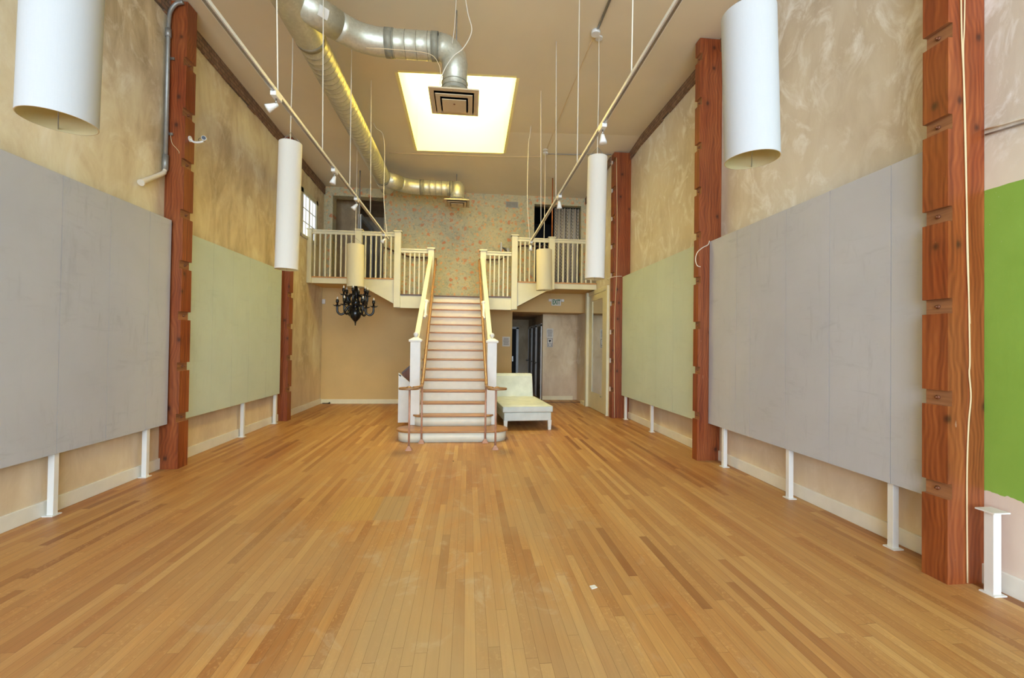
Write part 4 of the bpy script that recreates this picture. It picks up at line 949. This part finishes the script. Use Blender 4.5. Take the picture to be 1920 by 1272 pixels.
# curtain in the upper right opening
m = MB(); cols = 60; x0, x1 = 2.22, 2.88
vs = []
for i in range(cols+1):
    x = x0+(x1-x0)*i/cols; y = YB+0.14+0.035*math.sin(i*0.95)+0.01*math.sin(i*2.3)
    vs += [(x, y, 3.02), (x, y, 5.14)]
m.add(vs, [(2*i, 2*i+2, 2*i+3, 2*i+1) for i in range(cols)], 0, True)
cu = thing('curtain', (2.55, YB+0.14, 5.14), 'grey patterned curtain in the dark upper opening', 'curtain')
cl = m.build('cloth', 'curtain', cu); so = cl.modifiers.new('solid', 'SOLIDIFY'); so.thickness = 0.004
MB().bar((OR0, YB+0.14, 5.15), (OR1, YB+0.14, 5.15), 0.012).build('curtain_rod', 'black', cu)
# wire strung across the upper left opening and a dark leaning board
tag(MB().prism([(-2.98, 3.0), (-2.90, 3.0), (-3.0, 3.62), (-3.02, 3.62)], 'y', 11.9, 11.94).build('leaning_board', 'ink'), 'dark tapered board leaning inside the upper left room', 'board')

# conduit with flexible sleeve at the nearest left post
cn = thing('steel_conduit', (-3.57, 5.56, 3.5), 'grey steel conduit running down beside the left post to a taped sleeve', 'conduit')
MB().sweep(smooth_path([(-3.42, 5.56, 5.53), (-3.50, 5.56, 5.50), (-3.56, 5.56, 5.40), (-3.575, 5.56, 5.25)], 5) + [Vector((-3.575, 5.56, 3.56))], 0.022, 14).build('pipe', 'conduit', cn)
for za, zb in ((3.70, 3.52), (5.20, 5.10)): MB().sweep([(-3.575, 5.56, za), (-3.575, 5.56, zb)], 0.03, 14).build('coupling', 'conduit', cn)
MB().sweep(smooth_path([(-3.575, 5.555, 3.53), (-3.57, 5.53, 3.48), (-3.57, 5.42, 3.40), (-3.57, 5.27, 3.30), (-3.57, 5.17, 3.23)], 4), [0.022]*4+[0.026]*4+[0.026]*4+[0.03]*4+[0.036], 14).build('sleeve', 'cable', cn)
for z in (3.95, 4.85): B(-3.585, -3.52, 5.585, 5.60, z, z+0.03).build('clip', 'metal', cn)
MB().sweep(smooth_path([(-3.545, 5.59, 3.96), (-3.53, 5.595, 3.86), (-3.48, 5.595, 3.80), (-3.45, 5.595, 3.76), (-3.45, 5.595, 3.74)], 5), 0.003, 6).build('lead_wire', 'wire', cn)
# security camera
sc_ = thing('security_camera', (-3.39, 5.70, 3.95), 'small white security camera on an arm off the left post', 'camera')
MB().sweep([(-3.395, 5.70, 3.965), (-3.385, 5.70, 3.965)], 0.035, 18).build('base_plate', 'plastic', sc_)
MB().sweep(smooth_path([(-3.385, 5.70, 3.96), (-3.35, 5.70, 3.93), (-3.29, 5.70, 3.93), (-3.24, 5.70, 3.945)], 4), 0.012, 10).build('arm', 'plastic', sc_)
MB().sweep([(-3.25, 5.745, 3.985), (-3.22, 5.67, 3.975)], 0.026, 18).build('body', 'plastic', sc_)
MB().sweep([(-3.22, 5.67, 3.975), (-3.217, 5.662, 3.974)], 0.021, 18).build('lens', 'black', sc_)
MB().sweep(smooth_path([(-3.25, 5.745, 3.985), (-3.30, 5.74, 4.0), (-3.31, 5.72, 3.965), (-3.27, 5.70, 3.93)], 4), 0.0025, 6).build('camera_lead', 'ink', sc_)
# cables on the right posts
cord([(3.206, 2.594, 5.5), (3.206, 2.594, 3.85), (3.226, 2.594, 3.306), (3.240, 2.594, 2.778), (3.258, 2.594, 2.145), (3.272, 2.594, 1.5), (3.268, 2.594, 1.376), (3.28, 2.594, 1.22), (3.263, 2.594, 1.028), (3.252, 2.594, 0.681), (3.256, 2.594, 0.01)], 0.0048, 'wire', 'stapled_cable', 'cream cable stapled down the nearest right post', 'cable')
cord([(3.236, 2.588, 5.5), (3.232, 2.593, 3.85), (3.222, 2.593, 3.5), (3.235, 2.593, 3.1), (3.246, 2.593, 2.6), (3.25, 2.593, 2.2), (3.262, 2.593, 1.9), (3.272, 2.593, 1.7)], 0.004, 'wire', 'stapled_cable', 'thinner cream cable beside the first on the nearest right post', 'cable')
for dz, q in ((0, 'upper'), (-0.035, 'lower')):
    cord([(3.376, 2.585, 2.985+dz), (3.376, 2.0, 2.90+dz*0.6), (3.376, 1.2, 2.78+dz*0.4)], 0.006, 'conduit' if dz else 'cable', 'wall_wire', '%s wire of the pair crossing the wall above the green paint' % q, 'wire')
cord([(3.212, 5.655, 2.954), (3.19, 5.655, 2.90), (3.11, 5.655, 2.855), (3.045, 5.665, 2.79), (3.03, 5.68, 2.70), (3.045, 5.665, 2.62), (3.09, 5.66, 2.60)], 0.006, 'cable', 'looped_cable', 'white cable looping out from the top of the right grey panel', 'cable')
cord([(3.06, 9.052, 5.5), (3.09, 9.052, 4.1), (3.088, 9.052, 2.97), (3.055, 9.052, 2.069), (3.06, 9.052, 1.0), (3.073, 9.052, 0.01)], 0.006, 'wire', 'stapled_cable', 'cream cable down the front of the far right post', 'cable')
cord([(3.20, 9.045, 2.992), (3.05, 9.04, 2.98), (2.92, 9.1, 2.94), (3.0, 9.3, 2.93)], 0.006, 'cable', 'cord', 'short white cord wrapped around the far right post', 'cord')
